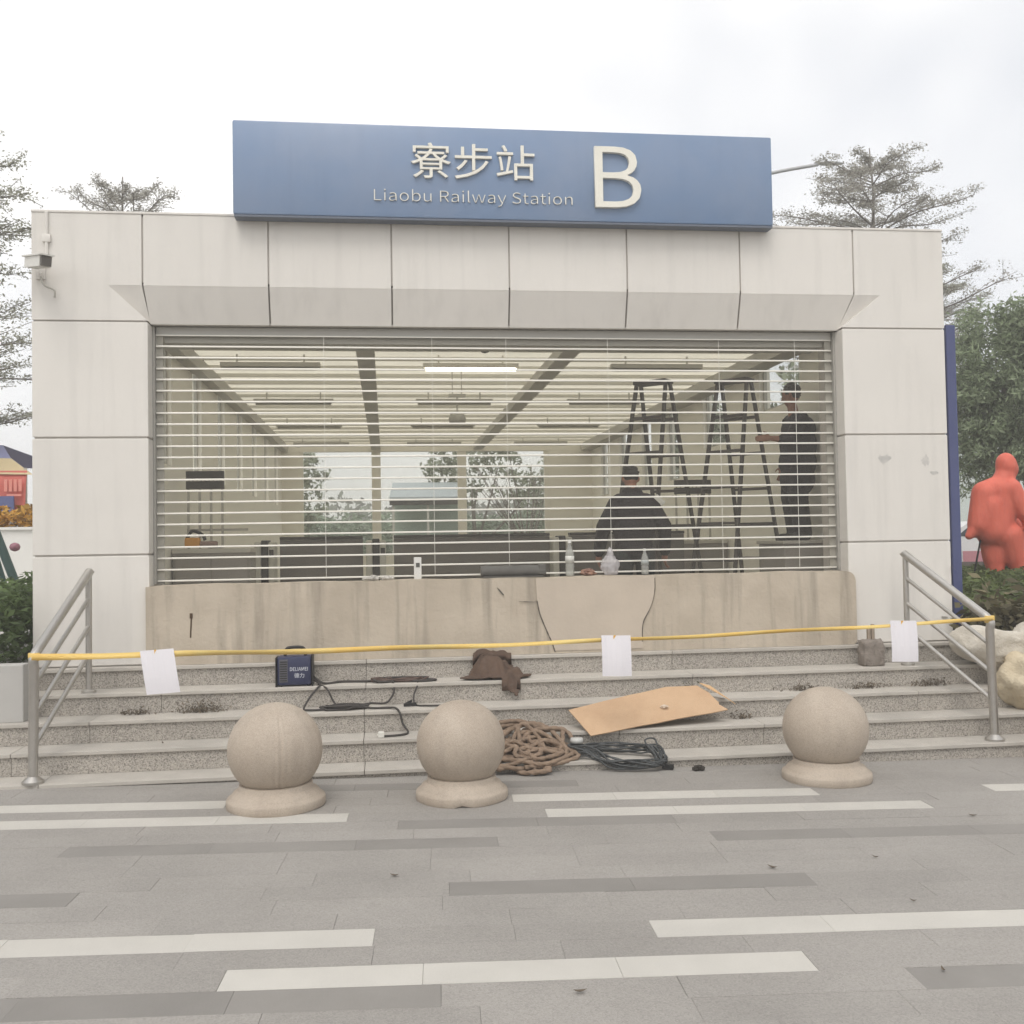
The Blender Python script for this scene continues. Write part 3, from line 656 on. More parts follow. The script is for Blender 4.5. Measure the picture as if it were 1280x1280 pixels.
figure('body', pr, [M_SKIN, M_JACKA, M_TROU, M_SHOE, M_HAIR], p1)
hair_cap(p1, H1, (0.05, 1, -0.45), M_HAIR)
build('reflective_patch', MB().bar((2.43+0.20, 0.50-0.075, 0.69+1.465), (2.43+0.285, 0.50-0.075, 0.69+1.385), 0.05, 0.012, (0, 1, 0.4)), mat('patch_pale', (0.6, 0.6, 0.56), 0.6), p1)
# second person on a plinth at the right wall, facing left, one arm out to the ladder
t = thing('plinth', (4.42, 1.35, 0.69), 'grey block against the right wall carrying a person', 'plinth')
build('block', MB().box(4.16, 4.66, 0.98, 1.72, 0.691, 1.655, 0.012), mat('plinth_grey', (0.30, 0.28, 0.255), 0.8, var=0.3), t)
build('cap', MB().box(4.14, 4.68, 0.96, 1.74, 1.656, 1.69, 0.006), mat('plinth_cap', (0.42, 0.40, 0.36), 0.7), t)
p2 = thing('person', (4.44, 1.30, 1.69), 'person in dark navy clothes reaching an arm out to a ladder', 'person')
pr = []; k = 0.93
def V(x, y, z): return (x*k, y*k, z*k)
for s in (-1, 1):
    pr += [('c', V(0.0, s*0.10, 0.90), V(-0.02, s*0.11, 0.50), 0.12, 0.11, TROU), ('c', V(-0.02, s*0.11, 0.50), V(0.03, s*0.11, 0.08), 0.105, 0.095, TROU),
           ('c', V(0.05, s*0.11, 0.045), V(-0.15, s*0.12, 0.04), 0.045, 0.04, SHOE)]
pr += [('e', V(0.03, 0, 0.92), (0.205, 0.20, 0.22), JACK), ('e', V(0.04, 0, 1.12), (0.20, 0.21, 0.26), JACK), ('e', V(0.05, 0, 1.30), (0.185, 0.21, 0.17), JACK), ('e', V(0.02, 0, 0.72), (0.19, 0.19, 0.20), TROU),
       ('c', V(0.02, -0.15, 1.41), V(0.02, 0.15, 1.41), 0.085, 0.085, JACK), ('c', V(0, 0, 1.44), V(-0.02, 0, 1.57), 0.06, 0.055, SKIN),
       ('c', V(0.0, -0.19, 1.40), V(-0.14, -0.24, 1.17), 0.085, 0.07, JACK), ('c', V(-0.14, -0.24, 1.17), V(-0.24, -0.22, 1.165), 0.064, 0.055, JACK), ('c', V(-0.24, -0.22, 1.165), V(-0.36, -0.20, 1.18), 0.040, 0.030, SKIN),
       ('c', V(0.02, 0.19, 1.40), V(0.06, 0.24, 1.12), 0.085, 0.07, JACK), ('c', V(0.06, 0.24, 1.12), V(-0.06, 0.22, 0.90), 0.066, 0.055, JACK)]
hand(pr, V(-0.37, -0.20, 1.18), (-1, 0.1, 0.02), (0, 0.2, 1)); hand(pr, V(-0.065, 0.22, 0.88), (-0.2, 0, -1), (-1, 0, 0.2))
H2 = V(-0.03, 0, 1.70); head(pr, H2, (-0.75, 0.6, -0.15))
figure('body', pr, [M_SKIN, M_JACKB, mat('navy_trousers', (0.014, 0.011, 0.015), 0.85, var=0.3, bump=0.4, bscale=10), M_SHOE, M_HAIR], p2)
hair_cap(p2, H2, (-0.75, 0.6, -0.15), M_HAIRG)

# ================================================================== THINGS ON THE LOW WALL
SZ = WZ+0.004
t = thing('small_carton', (0.283, 0.06, SZ), 'small white upright carton on the low wall', 'carton')
build('box', MB().box(0.25, 0.318, 0.03, 0.09, SZ, SZ+0.20, 0.004), mat('carton_white', (0.66, 0.65, 0.62), 0.6), t)
build('print', MB().box(0.268, 0.302, 0.027, 0.0295, SZ+0.11, SZ+0.15), mat('carton_print', (0.10, 0.10, 0.09), 0.6), t)
t = thing('grey_roll', (1.165, 0.06, SZ), 'dark grey rolled sheet lying along the low wall', 'roll')
build('sheet', MB().tube([(0.865+0.06*i, 0.065, SZ+0.055+0.003*math.sin(i*2)) for i in range(11)], 0.055, 20), mat('roll_grey', (0.12, 0.115, 0.105), 0.8, var=0.5, vscale=7), t, 50)
build('loose_edge', MB().box(0.88, 1.44, -0.005, 0.03, SZ+0.001, SZ+0.012).box(1.40, 1.47, 0.012, 0.118, SZ+0.02, SZ+0.115, 0.01), mat('roll_grey'  , (0.1, 0.1, 0.1)), t)
M_PET = clear_mat('pet_plastic', (0.90, 0.91, 0.89), 0.62, 0.12, (0.55, 0.55, 0.52))
def bottle(x, y, z, h, r, lab, mlab):
    t = thing('plastic_bottle', (x, y, z), lab, 'bottle', 'plastic bottles on the low wall')
    prof = [(r*0.85, 0), (r, 0.012), (r, h*0.12), (r*0.94, h*0.15), (r, h*0.18), (r, h*0.30), (r*0.94, h*0.33), (r, h*0.36), (r, h*0.60), (r*0.92, h*0.66), (r*0.55, h*0.80), (r*0.38, h*0.88), (r*0.38, h*0.92)]
    build('bottle_body', MB().lathe(prof, (x, y, z), 20), M_PET, t, 40)
    build('cap', MB().lathe([(r*0.44, h*0.92), (r*0.44, h), (r*0.3, h+0.003)], (x, y, z), 16), mat('cap_white', (0.7, 0.7, 0.66), 0.5), t, 40)
    build('wrap_label', MB().lathe([(r*1.015, h*0.38), (r*1.015, h*0.56)], (x, y, z), 20), mlab, t, True)
bottle(1.70, 0.06, SZ, 0.335, 0.042, 'tall clear plastic water bottle on the low wall', mat('label_pale', (0.60, 0.60, 0.56), 0.5))
bottle(2.42, 0.07, SZ, 0.24, 0.036, 'shorter greyish plastic bottle on the low wall right of the bag', mat('label_grey', (0.35, 0.37, 0.36), 0.5))
def crumple(c, rad, amp, seed, n=3, freq=2.2):
    bm = bmesh.new(); bmesh.ops.create_icosphere(bm, subdivisions=n, radius=1.0)
    for v in bm.verts:
        q = v.co.copy(); d = mnoise.noise(q*freq+Vector((seed, 0, 0)))*amp+mnoise.noise(q*freq*2.7+Vector((0, seed, 0)))*amp*0.5
        q = q*(1+d); v.co = Vector((c[0]+q.x*rad[0], c[1]+q.y*rad[1], max(c[2]-rad[2]*0.82, c[2]+q.z*rad[2])))
    return bm
t = thing('plastic_bag', (2.08, 0.06, SZ), 'clear knotted plastic bag standing on the low wall', 'bag')
bm = crumple((2.08, 0.06, SZ+0.085), (0.085, 0.06, 0.10), 0.28, 3.1, 4)
build('bag_body', MB().bm(bm), clear_mat('bag_film', (0.93, 0.92, 0.93), 0.55, 0.3, (0.66, 0.64, 0.65)), t, True)
build('knot', MB().bm(crumple((2.085, 0.06, SZ+0.20), (0.03, 0.025, 0.055), 0.5, 9.0, 3)), clear_mat('bag_film', (1, 1, 1)), t, True)
o = build('snack_wrapper', MB().bm(crumple((1.87, 0.05, SZ+0.028), (0.07, 0.04, 0.035), 0.5, 5.0, 3)), mat('wrapper', srgb(150, 116, 98), 0.4, var=0.9, vscale=18, var2=srgb(84, 52, 48)), at=(1.87, 0.05, SZ))
tag(o, 'crumpled brown wrapper on the low wall beside the bag', 'wrapper')
for i in range(11):
    x, y, s = -0.05+random.uniform(-0.16, 0.17), 0.05+random.uniform(-0.06, 0.06), random.uniform(0.015, 0.032)
    o = build('rubble_piece', MB().bm(crumple((x, y, SZ+s*0.75), (s*1.3, s, s*0.9), 0.5, i*2.3, 2)), mat('rubble', (0.48, 0.46, 0.42), 0.9, var=0.5, vscale=20), at=(x, y, SZ))
    tag(o, 'chip of pale rubble in the small heap on the low wall', 'rubble', 'rubble heap on the low wall')

# ================================================================== HANDRAILS
def rail(top_up, top_lo, base_up, base_lo, lab):
    t = thing('handrail', base_lo, lab, 'handrail', 'handrails on both ends of the steps')
    tu, tl, bu, bl = map(Vector, (top_up, top_lo, base_up, base_lo))
    up = Vector((0, 0, 1)); d = (tu-tl).normalized()
    elbow = spline([tl+d*0.10, tl+d*0.035, tl-up*0.02-d*0.012, tl-up*0.09], 6)
    build('top_rail', MB().tube([tu]+[tu+(tl+d*0.10-tu)*i/6 for i in range(1, 6)]+elbow+[bl+up*0.02], 0.036, 16), M_STEEL, t, 60)
    build('upper_post', MB().tube([tu-d*0.02-up*0.02, bu], 0.026, 14), M_STEEL, t, 60)
    build('end_cap', MB().lathe([(0.0365, -0.012), (0.0385, 0.0), (0.02, 0.012)], tu, 16), M_STEEL, t, 60)
    n = 3
    for i in range(1, n+1):
        f = 0.22+0.235*(i-1)
        a = tu.lerp(bu, f/ (tu-bu).length * 1.0); b = tl.lerp(bl, f/(tl-bl).length*1.0)
        build('infill_rail', MB().tube([a, b], 0.019, 12), M_STEEL, t, 60)
    build('base_flange', MB().lathe([(0.078, 0.0), (0.078, 0.02), (0.055, 0.04), (0.038, 0.055)], bl, 20), M_STEEL, t, 40)
    build('base_flange', MB().lathe([(0.06, 0.0), (0.06, 0.018), (0.03, 0.035)], bu, 20), M_STEEL, t, 40)
rail((-2.50, -0.30, 1.535), (-2.645, -1.24, 0.93), (-2.51, -0.30, 0.513), (-2.655, -1.30+0.06, -0.028), 'stainless tube handrail at the left end of the steps')
rail((4.81, -0.30, 1.555), (5.085, -1.20, 1.0), (4.82, -0.30, 0.513), (5.10, -1.20, -0.028), 'stainless tube handrail at the right end of the steps')
# barrier tape with three sheets of paper
M_TAPE = mat('tape_yellow', srgb(230, 190, 98), 0.5, var=0.9, vscale=1.1, var2=srgb(232, 216, 150), trans=0.15)
tA, tB = Vector((-2.645, -1.285, 0.925)), Vector((5.085, -1.245, 1.005))
def tape_pt(s): p = tA.lerp(tB, s); p.z -= 0.050*math.sin(math.pi*s)+0.004*math.sin(s*31); p.y -= 0.012; return p
mb = MB(); n = 90; vs = []
for i in range(n+1):
    s = i/n; p = tape_pt(s); a = 0.75*math.sin(s*8.5+0.4)*math.sin(s*23); w = 0.025-0.009*min(1, s*1.6)
    q = Vector((0, math.sin(a)*w, math.cos(a)*w)); nn = Vector((0, math.cos(a)*0.002, -math.sin(a)*0.002)); vs += [p-q, p+q, p+q+nn, p-q+nn]
for i in range(n):
    for k_ in range(4): mb.add([], []); mb.f.append((4*i+k_, 4*i+(k_+1) % 4, 4*i+4+(k_+1) % 4, 4*i+4+k_)); mb.mi.append(0)
mb.v = [tuple(v) for v in vs]
tape = thing('barrier_tape', tuple(tA), 'yellow barrier tape strung between the two handrails', 'tape')
build('strip', mb, M_TAPE, tape, True)
for q in (tA, tB):
    build('wrap', MB().lathe([(0.040, -0.03), (0.042, 0.0), (0.040, 0.03)], (q.x, q.y+0.045, q.z-0.005), 16), M_TAPE, tape, True)
M_PAPER = mat('paper', (0.74, 0.72, 0.755), 0.7)
for (s, w, h, tilt, lab) in ((0.118, 0.245, 0.33, -9, 'white sheet of paper hung on the tape by the left handrail, tilted'), (0.578, 0.24, 0.325, 0, 'white sheet of paper hung at the middle of the tape'), (0.895, 0.235, 0.34, 0, 'white sheet of paper hung on the tape by the right handrail')):
    c = tape_pt(s); t = thing('paper_notice', tuple(c), lab, 'notice', 'sheets of paper hung on the tape')
    mb = MB(); nx, nz = 6, 8; vs = []; tl = math.tan(R(tilt))
    for j in range(nz+1):
        for i in range(nx+1):
            x = (i/nx-0.5)*w; z = 0.035-h*j/nz
            vs.append((c.x+x-tl*(-z), c.y-0.010-0.018*math.sin(j/nz*2.2)+0.006*math.sin(i*1.3), c.z+z+(x*0.05 if tilt else -x*0.03)))
    mb.add(vs, [(j*(nx+1)+i, (j+1)*(nx+1)+i, (j+1)*(nx+1)+i+1, j*(nx+1)+i+1) for j in range(nz) for i in range(nx)])
    o = build('sheet', mb, M_PAPER, t); md = o.modifiers.new('thickness', 'SOLIDIFY'); md.thickness = 0.0012
    build('tape_piece', MB().box(c.x-0.022, c.x+0.028, c.y-0.014, c.y-0.0105, c.z+0.0, c.z+0.035), mat('tape_gold', srgb(214, 166, 50), 0.5), t)

# ================================================================== BALL BOLLARDS
def bollard(x, y, r, lab, seed, chip=False, seam=None):
    z = gz(x); t = thing('ball_bollard', (x, y, z), lab, 'bollard', 'stone ball bollards in front of the steps')
    br = r*1.04
    prof = [(br*0.985, 0.0), (br, 0.012), (br, 0.052), (br*0.985, 0.064), (br*0.93, 0.070), (br*0.90, 0.085), (br*0.86, 0.105), (br*0.78, 0.118), (br*0.75, 0.128), (br*0.74, 0.16)]
    def wob(px, py, pz, a):
        s = 1+0.010*math.sin(3*a+seed)+0.006*math.sin(7*a+seed*2)
        if chip and pz < 0.066:
            d = abs((a-(1.5*math.pi-0.05)+math.pi) % (2*math.pi)-math.pi); s -= 0.05*max(0, 1-d/0.22); pz += 0.012*max(0, 1-d/0.2) if pz < 0.02 else 0
        return px*s, py*s, pz
    build('base', MB().lathe(prof, (x, y, z), 96, wob), M_BALL, t, 50)
    cz = 0.128+r*0.86-0.02; pts = []
    n = 40
    for i in range(n+1):
        a = -math.pi/2+math.pi*i/n; rr, zz = r*math.cos(a), cz+r*0.985*math.sin(a)
        if zz > 0.125: pts.append((max(rr, 0.002), zz))
    def bw(px, py, pz, a):
        v = Vector((px, py, pz)); s = 1+0.012*mnoise.noise(v*3+Vector((seed, 0, 0)))
        if seam is not None:
            d = abs((a-seam+math.pi) % (2*math.pi)-math.pi); s -= 0.030*max(0, 1-d/0.06)+0.016*max(0, 1-abs(d-0.13)/0.05)+0.006*(1 if (a-seam+math.pi) % (2*math.pi)-math.pi > 0 and d < 1.0 else 0)
        return px*s, py*s, pz
    build('ball', MB().lathe(pts, (x, y, z), 220, bw), M_BALL, t, True)
bollard(-0.785, -2.04, 0.325, 'stone ball bollard with a seam, leftmost of the bollards', 1.0, seam=R(283))
bollard(0.512, -2.00, 0.315, 'stone ball bollard with a chipped base, second from left', 2.0, chip=True)
bollard(3.32, -1.83, 0.32, 'stone ball bollard standing near the right handrail', 3.5)
bollard(5.68, -1.55, 0.32, 'stone ball bollard cut off by the right edge', 5.5)

# ================================================================== THINGS LYING ON THE STEPS
T4, T3, T2, T1 = 0.513, 0.333, 0.153, -0.027
# welding machine
t = thing('welding_machine', (-0.79, -0.28, T4), 'dark blue portable welder with top handle on the steps', 'welder')
cs = build('case', MB().box(-0.945, -0.655, -0.36, -0.17, T4+0.012, T4+0.255, 0.014), mat('welder_blue', (0.030, 0.036, 0.085), 0.45, var=0.2, vscale=12), t, 30)
build('front_grille', MB().box(-0.925, -0.855, -0.366, -0.3605, T4+0.04, T4+0.235), mat('welder_grille', (0.11, 0.11, 0.13), 0.6), cs)
for i in range(9): build('louvre', MB().box(-0.92, -0.86, -0.370, -0.3665, T4+0.05+i*0.02, T4+0.058+i*0.02), M_BLACK, cs)
build('handle', MB().tube(spline([(-0.885, -0.265, T4+0.25), (-0.872, -0.265, T4+0.312), (-0.835, -0.265, T4+0.328), (-0.755, -0.265, T4+0.328), (-0.72, -0.265, T4+0.31), (-0.708, -0.265, T4+0.25)], 6), 0.014, 10), M_BLACK, t, True)
for x in (-0.92, -0.68): build('foot', MB().box(x-0.015, x+0.015, -0.34, -0.19, T4, T4+0.0125), M_BLACK, t)
build('side_frame', MB().box(-0.651, -0.642, -0.375, -0.16, T4+0.002, T4+0.285), M_BLACK, t)
build('side_frame', MB().box(-0.958, -0.949, -0.375, -0.16, T4+0.002, T4+0.25), M_BLACK, t)
M_WTXT = mat('welder_text', (0.55, 0.57, 0.62), 0.5)
lettering('DELIAMEI', -0.835, -0.685, T4+0.135, T4+0.165, -0.361, t, M_WTXT, 0.001, 0.004)
lettering('德力', -0.80, -0.715, T4+0.075, T4+0.115, -0.361, t, M_WTXT, 0.001, 0.004, 'character')
M_CABLE = mat('cable_dark', (0.045, 0.040, 0.037), 0.6)
def cable(pts, r, lab, cat='cable', m=None, grp=None, name='cable', n=8):
    o = build(name, MB().tube(spline(pts, 8), r, n), m or M_CABLE, None, True, at=tuple(pts[0])); return tag(o, lab, cat, grp)
e = 0.012
cable([(-0.645, -0.28, T4+0.07), (-0.55, -0.30, T4+e), (-0.40, -0.22, T4+e), (-0.15, -0.25, T4+e), (0.05, -0.2, T4+e+.01), (0.28, -0.22, T4+e), (0.42, -0.30, T4+e), (0.30, -0.34, T4+e), (0.10, -0.30, T4+e), (-0.06, -0.34, T4+e), (-0.12, -0.27, T4+e+.018), (0.08, -0.20, T4+e+.018), (0.34, -0.25, T4+e+.018)], 0.011, 'dark welding lead lying in long loops right of the welder')
cable([(-0.645, -0.31, T4+0.05), (-0.58, -0.37, T4+e), (-0.60, -0.42, T4-0.01), (-0.66, -0.45, T3+0.10), (-0.71, -0.50, T3+e), (-0.66, -0.60, T3+e), (-0.48, -0.58, T3+e), (-0.36, -0.52, T3+e), (-0.2, -0.50, T3+e), (-0.30, -0.60, T3+e), (-0.52, -0.62, T3+e), (-0.45, -0.53, T3+e+0.02), (-0.25, -0.56, T3+e+.02), (-0.14, -0.6, T3+e), (0.0, -0.62, T3+e), (0.06, -0.68, T3+e+.004), (0.095, -0.722, T3-0.02), (0.12, -0.735, T2+0.07), (0.16, -0.80, T2+e), (0.10, -0.90, T2+e), (-0.04, -0.93, T2+e)], 0.009, 'dark cable tumbling down three steps from the welder')
o = build('plug', MB().box(-0.085, -0.035, -0.955, -0.905, T2+0.001, T2+0.05, 0.008).box(-0.095, -0.085, -0.94, -0.92, T2+0.02, T2+0.03), mat('plug_white', (0.66, 0.65, 0.60), 0.5), at=(-0.06, -0.93, T2)); tag(o, 'white plug at the end of a dark cable', 'plug')
cable([(-0.60, -0.33, T4+e), (-0.52, -0.42, T4-0.02), (-0.46, -0.46, T3+0.05), (-0.40, -0.52, T3+e), (-0.33, -0.50, T3+e+0.02), (-0.25, -0.58, T3+e+.02), (-0.38, -0.61, T3+e+0.02), (-0.44, -0.55, T3+e+.03), (-0.30, -0.53, T3+e+.03), (-0.16, -0.57, T3+e+.02)], 0.008, 'thin dark cable knotted on the step below the welder')
cable([(-0.02, -0.24, T4+e+0.02), (0.04, -0.33, T4+e), (0.05, -0.42, T4-0.06), (0.02, -0.44, T3+0.06), (-0.03, -0.50, T3+e+.02), (-0.16, -0.52, T3+e+.03)], 0.009, 'short loop of dark cable dropping over a step edge')
cable([(0.26, -0.33, T4+e), (0.25, -0.40, T4-0.03), (0.22, -0.44, T3+0.08), (0.23, -0.50, T3+e), (0.32, -0.58, T3+e), (0.45, -0.60, T3+e), (0.55, -0.58, T3+e)], 0.008, 'dark cable curving down behind the second bollard')
tp = []; rg = random.Random(11)
for i in range(34):
    a = i*1.05+rg.uniform(-.5, .5); rr = rg.uniform(0.35, 1.0); tp.append((-0.36+0.24*rr*math.cos(a), -0.555+0.085*rr*math.sin(a), T3+e+0.03*rg.random()))
cable(tp, 0.0075, 'small tangle of thin dark cable on the step below the welder')
tp = []
for i in range(22):
    a = i*0.9+rg.uniform(-.4, .4); rr = rg.uniform(0.5, 1.0); tp.append((0.12+0.27*rr*math.cos(a), -0.275+0.055*rr*math.sin(a), T4+e+0.025*rg.random()))
cable(tp, 0.009, 'flat loops of reddish brown cable right of the welder', m=mat('cable_brown', (0.085, 0.055, 0.045), 0.6))
o = build('cable_clamp', MB().bar((0.13, -0.52, T3+0.015), (0.24, -0.52, T3+0.02), 0.03, 0.025).bar((0.14, -0.50, T3+0.015), (0.2, -0.47, T3+0.04), 0.016, 0.016), M_BLACK, at=(0.18, -0.52, T3)); tag(o, 'small dark clamp lying at a cable end', 'clamp')
# dark cloth over the edge of a step
def stair_z(y):
    for zz, yy_ in ((0.693, -0.10), (T4, -0.40), (T3, -0.70), (T2, -1.00), (T1, -1.30)):
        if y >= yy_: return zz
    return -0.09
def soft_stair(y): return sum(stair_z(y+d) for d in np.linspace(-0.09, 0.09, 9))/9
CL = [(-1.0, -0.35), (-0.85, 0.1), (-0.66, 0.55), (-0.52, 1.0), (0.0, 1.03), (0.46, 0.98), (0.62, 0.60), (0.80, 0.42), (1.0, 0.30), (0.97, 0.0), (0.85, -0.3), (0.66, -0.62), (0.52, -0.98), (0.25, -0.70), (-0.2, -0.62), (-0.6, -0.60)]
def cloth_q(u, v):
    """0 in the middle, 1 on the ragged outline"""
    a = math.atan2(v, u); best = 1.0
    for (x0, y0), (x1, y1) in zip(CL, CL[1:]+CL[:1]):
        dx, dy = x1-x0, y1-y0; den = math.cos(a)*dy-math.sin(a)*dx
        if abs(den) < 1e-9: continue
        t_ = (x0*dy-y0*dx)/den; w_ = (x0*math.sin(a)-y0*math.cos(a))/den
        if t_ > 0 and -1e-6 <= w_ <= 1+1e-6: best = t_; break
    return math.hypot(u, v)/(best+0.03*mnoise.noise(Vector((a*6, 2, 0))))
mb = MB(); nx, ny = 64, 54; vs = []; idx = {}
for j in range(ny+1):
    for i in range(nx+1):
        u, v = i/nx*2-1, j/ny*2-1; x, y = 0.95+u*0.33, -0.27+v*0.20
        lim, q = 1.0, cloth_q(u, v)
        if q > lim: continue
        base = max(soft_stair(y), stair_z(y)+0.006)
        hump = 0.15*math.exp(-((u+0.10)**2/0.16)**2-((v-0.3)**2/0.5))+0.05*math.exp(-((u-0.55)**2/0.08+(v)**2/0.3))
        fold = 0.075*(0.5-abs(mnoise.noise(Vector((x*6+y*3, y*4-x*2, 1.0))))*1.6)+0.03*(0.4-abs(mnoise.noise(Vector((x*15-y*7, y*11+x*4, 4.0)))))-0.02
        edge = min(1, (lim-q)*3)
        idx[i, j] = len(vs); vs.append((x, y, base+0.008+max(0, hump+fold)*edge))
fs = [(idx[i, j], idx[i+1, j], idx[i+1, j+1], idx[i, j+1]) for j in range(ny) for i in range(nx) if all(k_ in idx for k_ in ((i, j), (i+1, j), (i+1, j+1), (i, j+1)))]
mb.add(vs, fs); o = build('burlap_cloth', mb, mat('burlap', srgb(98, 80, 68), 0.95, var=0.6, vscale=9, bump=0.5, bscale=120, var2=srgb(66, 54, 48)), None, True, at=(0.95, -0.27, T4))
md = o.modifiers.new('thickness', 'SOLIDIFY'); md.thickness = 0.012; md.offset = 1
tag(o, 'dark brown cloth crumpled over the upper steps', 'cloth')
# cardboard sheet
mb = MB(); out_ = [(1.51, -0.80), (1.64, -1.09), (2.25, -0.975), (2.88, -0.86), (2.82, -0.80), (2.83, -0.77), (2.76, -0.70), (2.78, -0.66), (2.70, -0.575), (2.42, -0.585), (1.95, -0.695)]
def card_z(x, y): return 0.705+0.06+0.6*y+0.010+0.004*math.sin((x-1.5)*3.1)
bm = bmesh.new(); vv = [bm.verts.new((x, y, card_z(x, y))) for x, y in out_]; f = bm.faces.new(vv); bmesh.ops.triangulate(bm, faces=[f]); bmesh.ops.subdivide_edges(bm, edges=bm.edges[:], cuts=3, use_grid_fill=True)
for v in bm.verts: v.co.z = card_z(v.co.x, v.co.y)+0.006*mnoise.noise(v.co*6)
mb.bm(bm); t = thing('cardboard_sheet', (2.2, -0.8, 0.3), 'flat tan cardboard sheet lying across the lower steps', 'cardboard')
o = build('sheet', mb, mat('cardboard', srgb(194, 164, 133), 0.9, var=0.45, vscale=5, var2=srgb(170, 138, 108)), t); md = o.modifiers.new('thickness', 'SOLIDIFY'); md.thickness = 0.009; md.offset = 1
build('torn_flap', MB().add([(2.72, -0.60, 0.46), (2.90, -0.80, 0.35), (2.97, -0.80, 0.30), (2.82, -0.58, 0.43), (2.72, -0.60, 0.452), (2.90, -0.80, 0.342), (2.97, -0.80, 0.292), (2.82, -0.58, 0.422)], [(0, 1, 2, 3), (7, 6, 5, 4), (0, 4, 5, 1), (1, 5, 6, 2), (2, 6, 7, 3), (3, 7, 4, 0)]), mat('cardboard_inner', srgb(206, 172, 132), 0.9), t)
o = build('pebble', MB().bm(crumple((2.33, -0.84, card_z(2.33, -0.84)+0.03), (0.03, 0.025, 0.018), 0.4, 8, 2)), mat('pebble_pale', (0.6, 0.5, 0.4), 0.8), at=(2.33, -0.84, 0.28)); tag(o, 'small pale pebble lying on the cardboard', 'pebble')
# rope pile
M_ROPE = mat('rope_brown', srgb(146, 126, 108), 0.95, var=0.7, vscale=18, var2=srgb(98, 82, 68), bump=0.4, bscale=200)
def steps_floor(x, y): return max(stair_z(y), gz(x)) if y > -1.31 else gz(x)
rp = []; rng = random.Random(5)
ctr = (1.06, -1.14); ang = 0.0
for i in range(120):
    ang += 0.70+rng.uniform(-0.5, 0.5); rad = 0.05+0.28*rng.random()
    x = ctr[0]+math.cos(ang)*rad*1.30+0.05*math.sin(i*0.31); y = ctr[1]+math.sin(ang)*rad*0.85
    lay = 0.02+0.13*max(0, 1-rad/0.36)*rng.random()+0.05*rng.random()
    rp.append((x, y, steps_floor(x, y+0.03)*0.7+0.3*steps_floor(x, y-0.05)+lay))
rp += [(1.0, -1.36, gz(1)+0.03), (1.12, -1.44, gz(1)+0.03), (1.25, -1.40, gz(1)+0.035), (1.18, -1.36, gz(1)+0.06), (1.05, -1.40, gz(1)+0.06)]
P = spline(rp, 14)
for i in range(3): P = [P[0]]+[(P[j-1]+P[j]*2+P[j+1])/4 for j in range(1, len(P)-1)]+[P[-1]]
o = build('rope_pile', MB().tube(P, 0.0175, 12, lobes=3, twist=30.0, depth=0.20), M_ROPE, None, True, at=(1.06, -1.14, T1)); tag(o, 'thick brown rope heaped at the foot of the steps', 'rope')
# cable coil
cp = []
for i in range(170):
    a = i/170*2*math.pi*11; rr = 1+0.12*math.sin(i*0.7)+0.06*math.sin(i*1.9)
    lx, ly = 0.34*rr*math.cos(a), 0.13*rr*math.sin(a)
    x = 1.82+lx; y = -1.24+ly-0.30*lx
    cp.append((x, y, max(steps_floor(x, y), steps_floor(x, y+0.03)*0.6+gz(x)*0.4)+0.02+0.055*(0.5+0.5*math.sin(i*0.9))+0.03*(i/170)))
cp += [(2.05, -1.25, 0.10), (2.15, -1.18, 0.10), (2.16, -1.3, 0.0), (2.18, -1.36, gz(2)+0.02)]
t = thing('cable_coil', (1.82, -1.24, T1), 'coil of thin dark grey cable beside the rope heap', 'cable')
build('coil', MB().tube(spline(cp, 6), 0.0075, 6), mat('cable_grey', (0.055, 0.06, 0.062), 0.5), t, True)
build('tie', MB().lathe([(0.05, -0.02), (0.055, 0.0), (0.05, 0.02)], (1.52, -1.10, 0.10), 14), mat('tie_silver', (0.5, 0.5, 0.48), 0.4), t, True)
build('plug', MB().bar((2.17, -1.33, gz(2)+0.025), (2.25, -1.37, gz(2)+0.02), 0.045, 0.035), M_BLACK, t)
o = build('dark_clod', MB().bm(crumple((2.44, -1.42, gz(2.4)+0.018), (0.045, 0.035, 0.024), 0.5, 4.4, 3)), mat('clod', (0.03, 0.025, 0.02), 0.9), at=(2.44, -1.42, gz(2.4))); tag(o, 'small black clod on the paving before the steps', 'clod')
# the lump with two prongs at the right end of the wall
t = thing('mortar_lump', (4.50, -0.24, T4), 'weathered grey lump with two upright prongs by the right column', 'rubble')
bm = bmesh.new(); bmesh.ops.create_cube(bm, size=1); bmesh.ops.subdivide_edges(bm, edges=bm.edges[:], cuts=9, use_grid_fill=True)
for v in bm.verts:
    q = v.co.copy(); q = q.lerp(q.normalized()*0.55, 0.30); q *= 1+0.16*mnoise.noise(q*4+Vector((3, 1, 0)))+0.08*mnoise.noise(q*11); v.co = Vector((4.49+q.x*0.21, -0.24+q.y*0.15, T4+0.118+q.z*0.25))
build('lump', MB().bm(bm), mat('lump_grey', (0.27, 0.235, 0.205), 0.95, var=0.7, vscale=14, bump=0.6, bscale=60), t, True)
for x in (4.472, 4.512): build('prong', MB().box(x-0.017, x+0.015, -0.255, -0.225, T4+0.19, T4+0.375+(x-4.472)*0.3, 0.006), mat('prong_tan', (0.33, 0.27, 0.215), 0.9, var=0.4, vscale=20), t)
